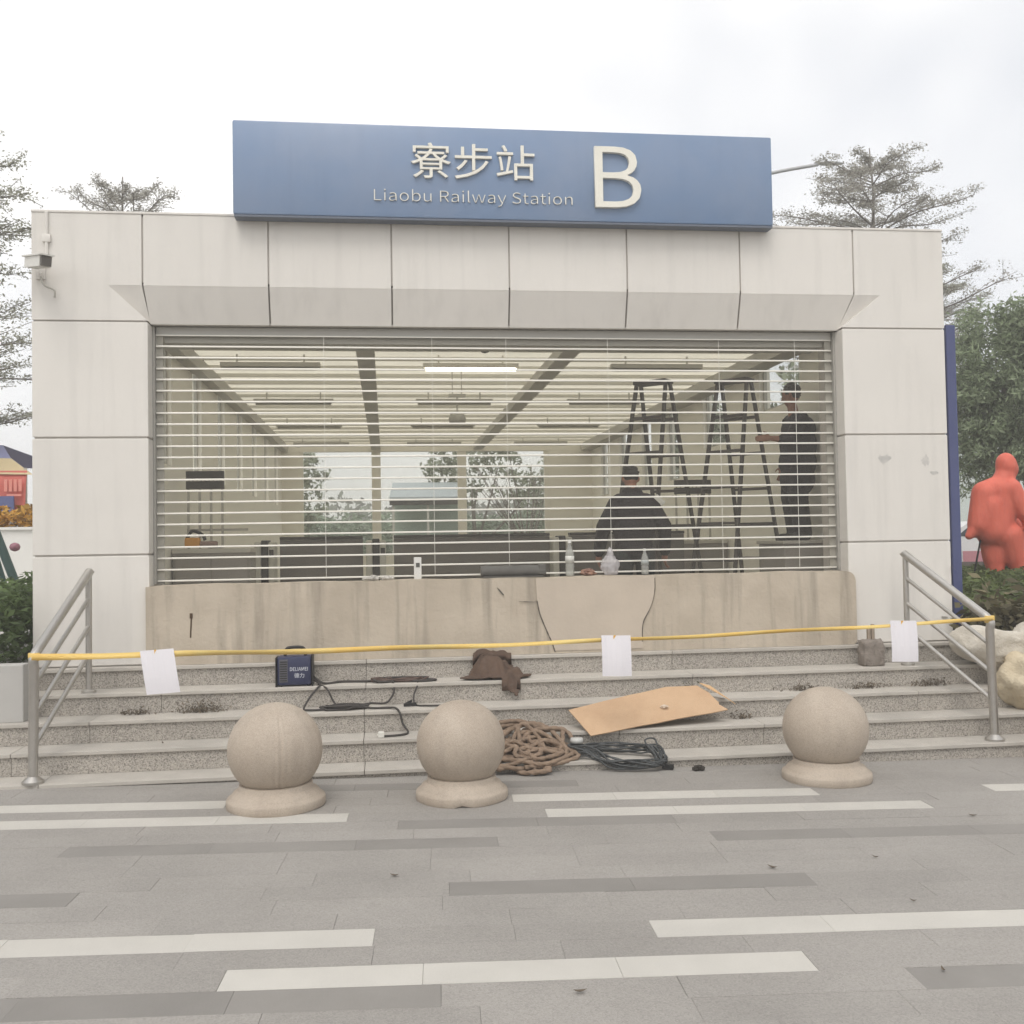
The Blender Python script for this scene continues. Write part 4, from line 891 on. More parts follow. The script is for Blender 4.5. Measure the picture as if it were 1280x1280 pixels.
# weeds in the joints
def leaf_mesh(name, pts, size, m, parent=None, at=None, flat=0.5, aspect=2.2, kind=None):
    """many small leaf quads, each turned its own way"""
    pts = np.asarray(pts, float); n = len(pts)
    o = np.array(origin_of(parent) if parent is not None else (at or (0, 0, 0)))
    a = RNG.normal(size=(n, 3)); a[:, 2] *= flat; a /= np.linalg.norm(a, axis=1)[:, None]
    b = RNG.normal(size=(n, 3)); b[:, 2] *= flat; b -= (b*a).sum(1)[:, None]*a; b /= np.linalg.norm(b, axis=1)[:, None]
    s = size*RNG.uniform(0.6, 1.3, n)[:, None]; a = a*s*aspect/2; b = b*s/2
    v = np.stack([pts-a, pts+b*0.9-a*0.1, pts+a, pts-b*0.9-a*0.1], 1).reshape(-1, 3)-o
    me = bpy.data.meshes.new(name); me.vertices.add(4*n); me.vertices.foreach_set('co', v.ravel())
    me.loops.add(4*n); me.loops.foreach_set('vertex_index', np.arange(4*n, dtype=np.int32))
    me.polygons.add(n); me.polygons.foreach_set('loop_start', np.arange(0, 4*n, 4, dtype=np.int32)); me.update(calc_edges=True)
    me.materials.append(m); ob = bpy.data.objects.new(name, me); COL.objects.link(ob)
    if parent is not None: ob.parent = parent
    elif at: ob.location = at
    if kind: ob['kind'] = kind
    return ob
M_WEED = mat('weed_green', (0.085, 0.085, 0.045), 0.8, island=0.4, trans=0.2)
M_WEEDD = mat('weed_dry', (0.14, 0.115, 0.085), 0.9, island=0.4)
for (x, y, z, w, h, n, m, lab) in ((-1.55, -0.43, T3, 0.30, 0.10, 260, M_WEEDD, 'dry weed tuft along a step joint by the left paper'), (-2.1, -0.43, T3, 0.22, 0.05, 110, M_WEEDD, 'low weed patch near the left handrail'), (2.66, -0.42, T3, 0.12, 0.10, 120, M_WEED, 'weed tuft in the step joint behind the cardboard'), (3.72, -0.43, T3, 0.26, 0.06, 120, M_WEEDD, 'dry twiggy weed on the step above the right bollard'), (4.35, -0.43, T3, 0.34, 0.06, 150, M_WEEDD, 'dry weeds on the step below the pronged lump'), (4.95, -0.43, T3, 0.3, 0.07, 150, M_WEEDD, 'dry weeds by the foot of the right handrail'), (3.06, -0.72, T2, 0.16, 0.05, 80, M_WEEDD, 'dry weed tuft right of the cardboard')):
    p = np.stack([x+RNG.normal(0, w/3, n), y+RNG.normal(-0.012, 0.014, n), z+0.004+np.abs(RNG.normal(0, h/2.2, n))], 1); p[:, 1] = np.clip(p[:, 1], y-0.06, y+0.03)
    tag(leaf_mesh('weed_tuft', p, 0.012, m, at=(x, y, z), flat=1.3, aspect=3), lab, 'weeds', 'weeds in the step joints')
# litter: dry leaves and twigs
M_DRYLEAF = mat('dry_leaf', (0.12, 0.095, 0.07), 0.9)
spots = [(-1.8, -0.82), (2.3, -4.2), (2.75, -3.75), (1.45, -3.95), (2.1, -3.85), (3.3, -3.6), (2.6, -4.45), (2.45, -4.95), (2.3, -5.25), (1.9, -5.2), (0.75, -5.25), (-1.6, -4.2), (0.02, -3.7), (1.55, -2.15), (3.8, -3.0), (-0.42, -2.2)]
wh = ['by the left handrail', 'on the plaza at right', 'on the paving right of centre', 'on the dark paving strip', 'right of the dark strip', 'far right of the plaza', 'on the pale strip at right', 'near the bottom right', 'at the bottom edge right', 'at the bottom edge, second', 'at the bottom middle', 'at the left on the pale strip', 'on the middle of the plaza', 'below the cable coil', 'before the right bollard', 'right of the leftmost bollard']
for (x, y), w in list(zip(spots, wh))[::2]:
    z = steps_floor(x, y)+0.006; a = random.uniform(0, 6.3); L = random.uniform(0.016, 0.030); mb = MB(); vs = []
    for i in range(7):
        s = i/6; hw = L*0.35*math.sin(math.pi*min(1, s*0.95+0.04))
        for q in (-1, 0, 1): lx, ly = (s-0.5)*L*2, q*hw; vs.append((x+lx*math.cos(a)-ly*math.sin(a), y+lx*math.sin(a)+ly*math.cos(a), z+abs(q)*hw*0.6+0.012*(s-0.5)**2*4))
    mb.add(vs, [(3*i+q, 3*i+q+1, 3*i+4+q, 3*i+3+q) for i in range(6) for q in (0, 1)])
    tag(build('fallen_leaf', mb, M_DRYLEAF, None, True, at=(x, y, z)), 'small dry fallen leaf '+w, 'leaf', 'fallen leaves')

# ================================================================== PLANTERS, SACKS AND HEDGES BESIDE THE STEPS
M_PLANT = mat('planter_stone', (0.46, 0.45, 0.43), 0.8, var=0.2)
M_SOIL = mat('soil', (0.07, 0.05, 0.035), 1.0, var=0.5, vscale=8, bump=0.6, bscale=30)
tag(build('planter', MB().box(-9.0, -2.93, -0.62, -0.48, 0.33, 0.80, 0.01).box(-9.0, -3.07, -0.478, 6.0, 0.4, 0.70), M_PLANT, at=(-6, 0, 0.3)), 'pale stone planter wall beside the left handrail', 'planter')
g = MB(); nx, ny = 24, 20; vs = []
for j in range(ny+1):
    for i in range(nx+1):
        x, y = 5.62+i/nx*22, -0.1+j/ny*26
        vs.append((x, y, 0.70+0.34*min(1, max(0, (y-0.1)/5.0))+0.05*mnoise.noise(Vector((x*0.6, y*0.6, 0)))))
g.add(vs, [(j*(nx+1)+i, j*(nx+1)+i+1, (j+1)*(nx+1)+i+1, (j+1)*(nx+1)+i) for j in range(ny) for i in range(nx)])
g.add([(5.62, -0.1, -0.3), (27.6, -0.1, -0.3), (27.6, -0.1, 0.72), (5.62, -0.1, 0.72)], [(0, 1, 2, 3)])
lawn = build('planting_bed', g, M_SOIL); tag(lawn, 'raised planting bed right of the entrance', kind='structure')
M_HEDGE = mat('hedge_green', (0.10, 0.145, 0.055), 0.7, island=0.45, trans=0.35)
M_HEDGE2 = mat('hedge_bright', (0.13, 0.165, 0.06), 0.7, island=0.4, trans=0.4)
def pts_box(n, x0, x1, y0, y1, zf, hf):
    x = RNG.uniform(x0, x1, n); y = RNG.uniform(y0, y1, n); t_ = RNG.uniform(0, 1, n)**0.6
    z = np.array([zf(a, b)+hf(a, b)*c for a, b, c in zip(x, y, t_)]); return np.stack([x, y, z], 1)
nz_ = lambda a, b, s=1.0: mnoise.noise(Vector((a*s, b*s, 2.0)))
tag(leaf_mesh('hedge', pts_box(16000, -6.0, -3.10, -0.40, 2.4, lambda a, b: 0.70, lambda a, b: 0.74+0.16*nz_(a, b, 1.7)+0.08*nz_(a, b, 5)), 0.045, M_HEDGE, at=(-4.5, 1, 0.7)), 'clipped green hedge left of the portal', 'hedge')
for i in range(9):
    x, y, z = random.uniform(-3.6, -3.12), random.uniform(-0.46, -0.2), random.uniform(0.95, 1.12)
    if i > 3: continue
    o = build('red_flower', MB().bm(crumple((x, y-0.02, z), (0.032, 0.032, 0.028), 0.5, i*3.7, 2)), mat('flower_red', srgb(206, 70, 84), 0.6), at=(x, y, z)); tag(o, 'small red flower at the foot of the left hedge', 'flower', 'red flowers in the left hedge')
tag(leaf_mesh('ground_cover', pts_box(42000, 5.75, 14.0, 0.2, 6.0, lambda a, b: 0.68+0.34*min(1, max(0, (b-0.1)/5.0)), lambda a, b: 0.20+0.10*nz_(a, b, 2)), 0.05, M_HEDGE2, at=(9, 3, 0.9)), 'low green ground cover on the planting bed', kind='stuff')
for (x, y, h) in ((5.95, -0.02, 0.34), (6.4, 0.1, 0.32), (7.0, 0.15, 0.36), (7.6, 0.2, 0.34), (8.3, 0.2, 0.36)):
    n = 900; p = np.stack([x+RNG.normal(0, 0.20, n), y+RNG.normal(0, 0.14, n), 0.70+np.abs(RNG.normal(0, h/1.8, n))], 1)
    ob = leaf_mesh('shrub', p, 0.06, mat('shrub_dull', (0.13, 0.115, 0.065), 0.8, island=0.5, trans=0.2), at=(x, y, 0.7)); tag(ob, ['dull shrub at the bed front nearest the portal', 'dull shrub second from the portal along the bed', 'dull shrub third from the portal along the bed', 'dull shrub fourth from the portal along the bed', 'dull shrub farthest from the portal along the bed'][(5.95, 6.4, 7.0, 7.6, 8.3).index(x)], 'shrub', 'shrubs along the planting bed edge')
def sack(c, rad, rot, seed, m, lab, amp=0.10):
    bm = bmesh.new(); bmesh.ops.create_icosphere(bm, subdivisions=5, radius=1.0)
    for v in bm.verts:                            # a filled woven bag: squarish pillow, sagging, with pulled corners
        q = v.co; q = Vector([math.copysign(abs(t_)**0.62, t_) for t_ in q])
        q *= 1+amp*mnoise.noise(q*1.5+Vector((seed, 0, 0))); v.co = Vector((q.x*rad[0], q.y*rad[1], q.z*rad[2]*(0.86+0.14*math.cos(q.x*2.2))))
    for v in bm.verts:
        q = v.co; n_ = q.normalized(); f1 = abs(mnoise.noise(Vector((q.x*2+seed, q.y*4.5, q.z*4.5)))); f2 = abs(mnoise.noise(Vector((q.x*4, q.y*9+seed, q.z*7))))
        v.co = q-n_*(0.034*(1-f1*2.2)**2 if f1 < 0.45 else 0)*0.8-n_*0.012*(1-min(1, f2*3))
        k_ = q.x/rad[0]
        if k_ > 0.55: v.co.y *= 1-0.75*min(1, (k_-0.55)/0.5); v.co.z *= 1-0.6*min(1, (k_-0.55)/0.5)
    o = build('sack', MB().bm(bm, Matrix.Translation(c) @ Matrix.Rotation(rot, 4, 'Y') @ Matrix.Rotation(rot*0.6, 4, 'Z')), m, None, True, at=c); return tag(o, lab, 'sack', 'woven sacks at the right end of the steps')
M_SACK = mat('woven_white', srgb(204, 198, 187), 0.9, var=0.6, vscale=4, bump=0.6, bscale=45, var2=srgb(160, 150, 132))
M_SACK2 = mat('woven_cream', srgb(200, 188, 164), 0.9, var=0.6, vscale=4, bump=0.6, bscale=45, var2=srgb(170, 150, 118))
sack((5.62, -0.42, 0.66), (0.42, 0.24, 0.20), R(14), 2.2, M_SACK, 'pale crumpled sack beside the right handrail, uppermost')
sack((6.05, -0.50, 0.70), (0.30, 0.24, 0.24), R(-10), 5.1, M_SACK, 'greyish sack at the right picture edge, upper')
sack((5.74, -0.72, 0.38), (0.28, 0.20, 0.26), R(30), 7.7, M_SACK2, 'cream sack slumped behind the right handrail post')
sack((6.15, -0.80, 0.36), (0.30, 0.22, 0.26), R(-25), 9.9, M_SACK2, 'cream sack at the right picture edge, lower')
o = build('cardboard_box', MB().box(5.98, 6.35, -0.62, -0.40, 0.83, 0.93, 0.008), mat('box_tan', srgb(188, 158, 122), 0.9), at=(6.15, -0.5, 0.83)); tag(o, 'flat tan box lying on the sacks', 'box')
tag(build('totem', MB().box(5.60, 5.70, 0.22, 0.28, 0.60, 3.83, 0.008), mat('totem_blue', (0.075, 0.09, 0.20), 0.45), at=(5.68, 0.3, 0.6)), 'tall blue panel seen edge-on beside the right column', 'panel')

# ================================================================== RED FIGURE SCULPTURE
st = thing('figure_sculpture', (9.20, 5.0, 0.98), 'red figure sculpture striding to the right on the lawn', 'sculpture')
st.scale = (1.06, 1.06, 1.06)
M_RED = mat('red_paint', srgb(212, 104, 84), 0.6, var=0.5, vscale=3.5, var2=srgb(186, 80, 66), bump=0.8, bscale=7, stretch=(2.2, 2.2, 0.7))
pr = [('c', (-0.25, 0, 1.28), (-0.33, 0, 0.84), 0.175, 0.17, 0), ('c', (-0.33, 0, 0.84), (-0.50, 0, 0.68), 0.15, 0.06, 0), ('c', (-0.24, 0, 1.28), (0.04, 0, 1.38), 0.18, 0.18, 0),
      ('c', (0.0, 0, 1.32), (-0.06, 0, 0.70), 0.21, 0.22, 0), ('c', (-0.20, 0, 1.1), (-0.15, 0, 0.75), 0.22, 0.23, 0), ('c', (-0.36, 0, 0.74), (-0.05, 0, 0.72), 0.10, 0.16, 0),
      ('c', (0.03, 0, 1.40), (0.09, 0, 1.58), 0.17, 0.135, 0), ('e', (0.10, 0, 1.66), (0.145, 0.15, 0.185), 0), ('e', (0.14, 0, 1.62), (0.13, 0.12, 0.15), 0), ('e', (0.09, 0, 1.70), (0.135, 0.14, 0.16), 0),
      ('c', (0.08, -0.12, 1.34), (0.22, -0.20, 1.00), 0.145, 0.115, 0), ('c', (0.22, -0.20, 1.00), (0.33, -0.18, 0.76), 0.105, 0.08, 0),
      ('c', (0.06, 0.14, 1.32), (0.24, 0.24, 1.00), 0.13, 0.10, 0), ('c', (0.24, 0.24, 1.0), (0.40, 0.2, 0.80), 0.095, 0.07, 0),
      ('c', (-0.10, 0.06, 0.68), (-0.10, 0.05, 0.36), 0.20, 0.155, 0), ('c', (-0.10, 0.05, 0.36), (-0.08, 0.04, 0.09), 0.15, 0.105, 0), ('c', (-0.08, 0.04, 0.07), (0.06, 0.04, 0.05), 0.085, 0.07, 0),
      ('c', (0.06, -0.08, 0.68), (0.14, -0.08, 0.36), 0.19, 0.15, 0), ('c', (0.14, -0.08, 0.36), (0.23, -0.10, 0.06), 0.145, 0.10, 0), ('c', (0.23, -0.10, 0.04), (0.40, -0.10, 0.03), 0.085, 0.07, 0)]
hand(pr, (0.34, -0.18, 0.73), (0.4, 0, -1), (1, 0.1, 0.4), 0, 1.5); hand(pr, (0.41, 0.2, 0.78), (0.5, 0, -1), (1, 0.1, 0.4), 0, 1.5)
figure('figure_body', pr, [M_RED], st, 0.018, 14)
build('prop_rod', MB().bar((8.90, 5.0, 1.72), (8.72, 4.95, 1.08), 0.018, 0.018), M_BLACK, st)

# ================================================================== LEFT BACKGROUND
tag(build('white_wall', MB().box(-14, -4.2, 6.0, 6.25, 0.2, 2.02).box(-14, -4.18, 5.96, 6.29, 2.021, 2.06), mat('white_render', (0.74, 0.73, 0.70), 0.8, var=0.1), at=(-8, 6, 0)), 'low white wall beyond the left hedge', 'wall')
t = thing('exercise_frame', (-4.3, 3.0, 0.7), 'dark green slanting steel frame with a pink knob at the left edge', 'equipment')
build('leg', MB().tube([(-4.52, 3.0, 2.15), (-4.12, 3.0, 1.05)], 0.05, 12), mat('frame_green', (0.045, 0.085, 0.080), 0.4), t, 60)
build('leg', MB().tube([(-4.60, 3.1, 2.10), (-4.30, 3.1, 1.05)], 0.03, 12), mat('frame_green', (0, 0, 0)), t, 60)
build('knob', MB().lathe([(0.01, -0.05), (0.045, -0.035), (0.06, 0), (0.045, 0.035), (0.01, 0.05)], (-4.22, 2.96, 1.765), 16), mat('knob_pink', srgb(150, 104, 116), 0.5), t, True)
n = 5000; p = pts_box(n, -9.0, -4.6, 6.6, 7.6, lambda a, b: 1.7, lambda a, b: 0.7+0.15*nz_(a, b, 2))
tag(leaf_mesh('yellow_flower_bed', p, 0.06, mat('yellow_flowers', srgb(186, 146, 66), 0.8, island=0.6, trans=0.2), at=(-7, 7, 1.7)), 'mass of orange yellow flowers behind the white wall', 'flowers', kind='stuff')
t = thing('market_tent', (-7.2, 9.0, 0.2), 'red tent with a blue and cream roof at the left edge', 'tent')
tx0, tx1 = -9.2, -5.9
mb = MB(); vs = []; n_ = 60
for i in range(n_+1):
    x = tx0+(tx1-tx0)*i/n_; w_ = 0.035*math.sin(x*9)+0.02*math.sin(x*23)
    for z in (3.05, 2.85, 2.6, 2.3): vs.append((x, 8.42+w_*(3.1-z)/0.8-0.10*math.sin((3.05-z)*2), z-(0.10*abs(math.sin((x-tx0)*2.4)) if z == 2.3 else 0)))
mb.add(vs, [(4*i+k_, 4*i+k_+1, 4*i+5+k_, 4*i+4+k_) for i in range(n_) for k_ in range(3)])
o = build('side_cloth', mb, mat('tent_red', srgb(206, 112, 102), 0.7, var=0.4, vscale=2, var2=srgb(186, 96, 92)), t, True); o.modifiers.new('thickness', 'SOLIDIFY').thickness = 0.004
build('valance', MB().add([(tx0, 8.38, 3.05), (tx1+0.1, 8.38, 2.98), (tx1-0.35, 8.7, 3.28), (tx0, 8.7, 3.34), (tx0, 8.40, 3.05), (tx1+0.1, 8.40, 2.98), (tx1-0.35, 8.72, 3.28), (tx0, 8.72, 3.34)], [(0, 1, 2, 3), (7, 6, 5, 4), (0, 4, 5, 1), (1, 5, 6, 2), (2, 6, 7, 3), (3, 7, 4, 0)]), mat('tent_cream', srgb(204, 186, 148), 0.7), t)
build('roof_cloth', MB().add([(tx0, 8.70, 3.341), (tx1-0.35, 8.70, 3.281), (tx1-0.9, 9.9, 3.62), (tx0, 9.9, 3.7), (tx0, 11.2, 3.3), (tx1-0.2, 11.2, 3.3)], [(0, 1, 2, 3), (3, 2, 5, 4)]), mat('tent_blue', srgb(134, 136, 172), 0.7), t)
build('side_flap', MB().box(tx0, -6.05, 8.24, 8.275, 2.3, 2.62), mat('tent_flap', srgb(98, 106, 150), 0.7), t)
for x in (tx0+0.05, tx1-0.05):
    for y in (8.5, 11.1): build('pole', MB().tube([(x, y, -0.1), (x, y, 3.1)], 0.03, 8), M_TRAY, t)
mb = MB()
for i in range(4): mb.box(-6.22+i*0.075, -6.17+i*0.075, 8.30, 8.31, 2.70, 2.90)
build('printed_mark', mb.box(-6.18, -5.95, 8.30, 8.31, 2.62, 2.655), mat('tent_text', srgb(228, 150, 138), 0.7), t)

# ================================================================== TREES
M_BARK = mat('bark', (0.19, 0.17, 0.15), 0.95, var=0.5, vscale=8, bump=0.5, bscale=30)
M_TERM = mat('feathery_leaf', (0.33, 0.33, 0.26), 0.7, island=0.35, trans=0.62)
M_TERM2 = mat('feathery_leaf_grey', (0.38, 0.365, 0.32), 0.7, island=0.35, trans=0.62)
M_DENSE = mat('dense_leaf', (0.245, 0.295, 0.18), 0.55, island=0.5, trans=0.5)
def tiered_tree(base, h, tiers, m, lab, seed, lsize=0.07, dens=1.0, up=0.28):
    """umbrella tree: a straight trunk with flat tiers of branches that rise outward, twigs and tiny leaves along them"""
    rng = random.Random(seed); base = Vector(base); t = thing('umbrella_tree', tuple(base), lab, 'tree', 'umbrella trees behind the entrance')
    wood = MB(); wood.tube([base+Vector((0.06*math.sin(i*1.3+seed), 0.05*math.cos(i*1.7), h*i/10)) for i in range(11)], lambda s: max(0.012, 0.016*h*(1-s*0.93)), 10)
    P = []
    for (z, rad, nb) in tiers:
        a0 = rng.uniform(0, 6.28)
        for b in range(nb):
            a = a0+2*math.pi*b/nb+rng.uniform(-0.25, 0.25); L = rad*rng.uniform(0.72, 1.08)
            st_ = base+Vector((0, 0, z+rng.uniform(-0.12, 0.12))); dr = Vector((math.cos(a), math.sin(a), 0)); pts = []
            for i in range(9):
                s = i/8; pts.append(st_+dr*L*s+Vector((0, 0, up*L*(s**0.8)+0.04*math.sin(i+b)))+Vector((-dr.y, dr.x, 0))*0.10*L*math.sin(s*3+b))
            wood.tube(pts, lambda s, L=L: 0.010*L*(1-0.85*s)+0.006, 5)
            side = Vector((-dr.y, dr.x, 0))
            for i in range(2, 9):
                for q in range(3):
                    s0 = pts[i]; tl = L*0.30*rng.uniform(0.4, 1.1)*(1.15-0.5*abs(i/8-0.5)); d2 = (dr*rng.uniform(0.1, 0.9)+side*rng.choice((-1, 1))*rng.uniform(0.4, 1.0)+Vector((0, 0, rng.uniform(-0.03, 0.36)))).normalized()
                    e_ = s0+d2*tl; wood.tube([s0, s0.lerp(e_, 0.5)+Vector((0, 0, 0.02)), e_], 0.006, 3)
                    for j in range(int(16*dens)):
                        c_ = s0.lerp(e_, rng.random()**0.7); P.append((c_.x+rng.gauss(0, 0.055*L/2+0.03), c_.y+rng.gauss(0, 0.055*L/2+0.03), c_.z+rng.gauss(0.035, 0.05)))
    build('trunk', wood, M_BARK, t, True)
    leaf_mesh('crown', P, lsize, m, t, flat=0.45, aspect=1.7)
tiered_tree((13.86, 18, -0.2), 13.0, [(9.2, 2.3, 7), (10.35, 2.9, 8), (10.75, 2.1, 6), (11.5, 1.6, 6), (11.85, 1.7, 6), (12.3, 1.0, 5), (7.6, 3.3, 8), (8.4, 2.6, 7), (6.4, 3.2, 8)], M_TERM2, 'tiered umbrella tree rising behind the right end of the portal', 3, 0.042, 1.8)
tiered_tree((-6.15, 16, -0.2), 10.9, [(9.0, 1.5, 7), (9.7, 1.15, 6), (10.2, 0.8, 5), (7.8, 1.8, 7)], M_TERM2, 'faint treetop showing above the left end of the portal', 5, 0.034, 1.3, up=0.62)
tiered_tree((-8.6, 9, -0.2), 11.0, [(3.9, 2.6, 9), (4.6, 2.9, 9), (5.2, 2.9, 9), (5.9, 2.8, 9), (6.6, 2.7, 9), (7.4, 2.5, 8), (7.9, 2.5, 8), (8.7, 2.4, 7), (9.8, 1.6, 6)], M_TERM, 'large feathery umbrella tree at the left picture edge', 9, 0.036, 2.6, up=0.16)
tiered_tree((16.4, 20, -0.2), 10.6, [(6.4, 2.2, 7), (7.4, 2.3, 7), (8.4, 2.2, 7), (9.2, 1.6, 6), (9.9, 0.9, 5)], M_TERM, 'umbrella tree whose branch tips show right of the portal', 13, 0.044, 1.3)
def dense_tree(base, h, crowns, m, lab, seed, n, size, droop=0.0, name='leafy_tree', grp=None, aspect=3.2):
    rng = random.Random(seed); base = Vector(base); t = thing(name, tuple(base), lab, 'tree', grp)
    wood = MB(); top = base+Vector((0.1, 0, h*0.75))
    wood.tube([base.lerp(top, i/6)+Vector((0.05*math.sin(i*2+seed), 0, 0)) for i in range(7)], lambda s: 0.022*h*(1-0.75*s), 10)
    P = []; tot = sum(r[3] for r in crowns)
    for (cx_, cy_, cz_, rr) in crowns:
        c = base+Vector((cx_, cy_, cz_)); wood.tube([base+Vector((0.05, 0, h*0.35)), base.lerp(c, 0.7)+Vector((0, 0, 0.25*h*0.3)), c], lambda s: 0.010*h*(1-0.8*s), 6)
        nb = int(30*rr)+14
        for b in range(nb):                       # leaf clumps on the rim and through the volume
            v = Vector((rng.gauss(0, 1), rng.gauss(0, 1), rng.gauss(0.2, 1))).normalized()*rr*rng.uniform(0.45, 1.02)
            k_ = c+v; cr_ = rr*rng.uniform(0.14, 0.26)
            for j in range(int(n*rr/tot/nb)):
                o_ = Vector((rng.gauss(0, 1), rng.gauss(0, 1), rng.gauss(-droop, 0.8)))*cr_*0.62; P.append(tuple(k_+o_))
    build('trunk', wood, M_BARK, t, True)
    leaf_mesh('crown', P, size, m, t, flat=1.0, aspect=aspect)
dense_tree((12.45, 10, 0.9), 5.6, [(0.1, 0, 3.4, 1.35), (-0.45, -0.3, 2.5, 0.9), (0.9, 0.1, 2.9, 1.2), (0.2, 0.4, 4.6, 1.15), (1.5, -0.2, 4.0, 1.2), (-0.5, 0.3, 3.7, 0.75), (0.9, -0.3, 5.0, 0.9), (2.3, 0.0, 3.2, 1.2)], M_DENSE, 'dense dark green tree behind the red sculpture', 21, 52000, 0.046, 0.4)
# trees and shrubs seen through the far windows
M_BACK = mat('back_leaf', (0.30, 0.33, 0.25), 0.7, island=0.5, trans=0.6)
for (x, y, h, cw, lab, sd__, n) in ((-3.1, 19, 4.6, [(0, 0, 3.2, 1.2), (0.8, 0, 2.7, 0.8), (0.9, 0, 3.8, 0.6)], 'leafy tree through the left far window', 31, 3000), (2.4, 19, 4.4, [(0, 0, 3.7, 0.9), (-0.9, 0, 4.0, 0.6), (0.8, 0.2, 4.1, 0.8), (1.6, 0, 3.3, 0.7)], 'open tree through the middle far window', 33, 2600), (5.8, 21, 4.8, [(0, 0, 3.9, 1.2), (0.9, 0, 3.0, 1.0), (-0.9, 0, 3.0, 0.9)], 'leafy tree through the right far window', 35, 2600), (7.8, 14, 5.0, [(0, 0, 3.6, 1.5), (1, 0.5, 3.0, 1.2), (-0.6, -0.4, 4.3, 1.0)], 'tree outside the right side windows', 37, 12000), (7.0, 6.5, 4.2, [(0, 0, 3.6, 1.0), (0.3, 0.8, 3.2, 1.0), (0, -1.0, 3.4, 0.9)], 'slender tree outside the near right window', 38, 6000), (-4.6, 12.5, 4.0, [(0, 0, 3.2, 1.0), (0, -1, 2.8, 0.9)], 'tree outside the left side windows', 39, 8000)):
    dense_tree((x, y, -0.1), h, cw, M_BACK, lab, sd__, n, 0.075, 0.0, 'garden_tree', 'trees around the hall', 2.2)
t = thing('bare_shrub', (3.6, 16.5, 0.0), 'bare many-stemmed shrub through the right far window', 'shrub')
wd = MB(); rg = random.Random(4)
for i in range(16):
    a = rg.uniform(-0.75, 0.55); q = rg.uniform(-0.3, 0.3); L = rg.uniform(1.8, 2.7); b0 = Vector((3.6+rg.uniform(-0.08, 0.08), 16.5, 1.5)); d = Vector((math.sin(a), q, math.cos(a)))
    pts = [b0+d*L*s+Vector((0.15*s*s*math.sin(i), 0, 0)) for s in np.linspace(0, 1, 7)]; wd.tube(pts, lambda s: 0.022*(1-0.8*s)+0.003, 5)
    for k_ in (3, 4, 5): wd.tube([pts[k_], pts[k_]+Vector((rg.uniform(-0.3, 0.3), rg.uniform(-.2, .2), rg.uniform(0.25, 0.5)))], 0.006, 4)
build('stems', wd, M_BARK, t, True); build('stool', MB().tube([(3.6, 16.5, -0.15), (3.6, 16.5, 1.6)], 0.12, 10, taper=0.7), M_BARK, t, True)
tag(leaf_mesh('back_hedge', pts_box(26000, -7.0, 9.0, 20.5, 23.0, lambda a, b: -0.1, lambda a, b: 2.7+0.5*nz_(a, b, 0.5)+0.3*nz_(a, b, 1.6)), 0.10, mat('back_hedge', (0.34, 0.40, 0.32), 0.8, island=0.4, trans=0.5), at=(1, 22, 0)), 'tall green hedge beyond the far end of the hall', 'hedge')
t = thing('shed', (1.15, 18.0, -0.1), 'low open shed with a blue-grey roof beyond the hall', 'shed')
build('roof', MB().add([(0.1, 17.4, 2.95), (2.1, 17.4, 2.95), (2.0, 18.6, 3.40), (0.2, 18.6, 3.40), (0.1, 17.4, 2.90), (2.1, 17.4, 2.90), (2.0, 18.6, 3.35), (0.2, 18.6, 3.35)], [(0, 1, 2, 3), (7, 6, 5, 4), (0, 4, 5, 1), (1, 5, 6, 2), (2, 6, 7, 3), (3, 7, 4, 0)]), mat('shed_roof', (0.36, 0.40, 0.42), 0.6), t)
build('fascia', MB().box(0.1, 2.1, 17.37, 17.398, 2.74, 2.90), M_TEXTIN, t)
for x in (0.2, 1.1, 2.0): build('post', MB().box(x-0.03, x+0.03, 17.42, 17.48, -0.1, 2.89), M_TRAY, t)
build('back_wall', MB().box(0.2, 2.0, 18.4, 18.5, -0.1, 2.9), mat('shed_wall', (0.34, 0.42, 0.36), 0.8), t)

# ================================================================== RIGHT BACKGROUND: lamp, car, building, masts
t = thing('street_lamp', (8.0, 20, -0.15), 'curved street lamp arm reaching out from behind the sign', 'street lamp')
M_LAMP = mat('lamp_grey', (0.42, 0.43, 0.44), 0.5, metal=0.3)
build('pole', MB().tube([(8.0, 20, -0.15), (8.0, 20, 11.0)], 0.10, 12, taper=0.6), M_LAMP, t, True)
build('arm', MB().tube(spline([(8.0, 20, 10.9), (9.2, 20, 11.9), (10.6, 20, 12.45), (11.9, 20, 12.80), (13.2, 20, 13.06)], 8), 0.055, 10), M_LAMP, t, True)
build('lantern', MB().bm(crumple((13.55, 20, 13.11), (0.48, 0.14, 0.065), 0.0, 0, 3), None), M_LAMP, t, True)
t = thing('parked_car', (16.2, 17, -0.3), 'white parked car behind the red sculpture', 'car')
cp_ = [(-2.1, 0.35), (2.1, 0.35), (2.15, 0.75), (1.9, 0.95), (1.2, 1.02), (0.6, 1.42), (-0.9, 1.46), (-1.6, 1.05), (-2.1, 0.98), (-2.15, 0.6)]
CZ0 = 0.62
build('body', MB().prism([(16.4+x, CZ0+z) for x, z in cp_], 16.2, 17.9), mat('car_white', (0.75, 0.75, 0.75), 0.3), t)
build('window', MB().prism([(16.4+x, CZ0+z) for x, z in ((-1.3, 1.06), (1.0, 1.06), (0.55, 1.36), (-0.85, 1.40))], 16.19, 16.22), mat('car_glass', (0.05, 0.06, 0.07), 0.1), t)
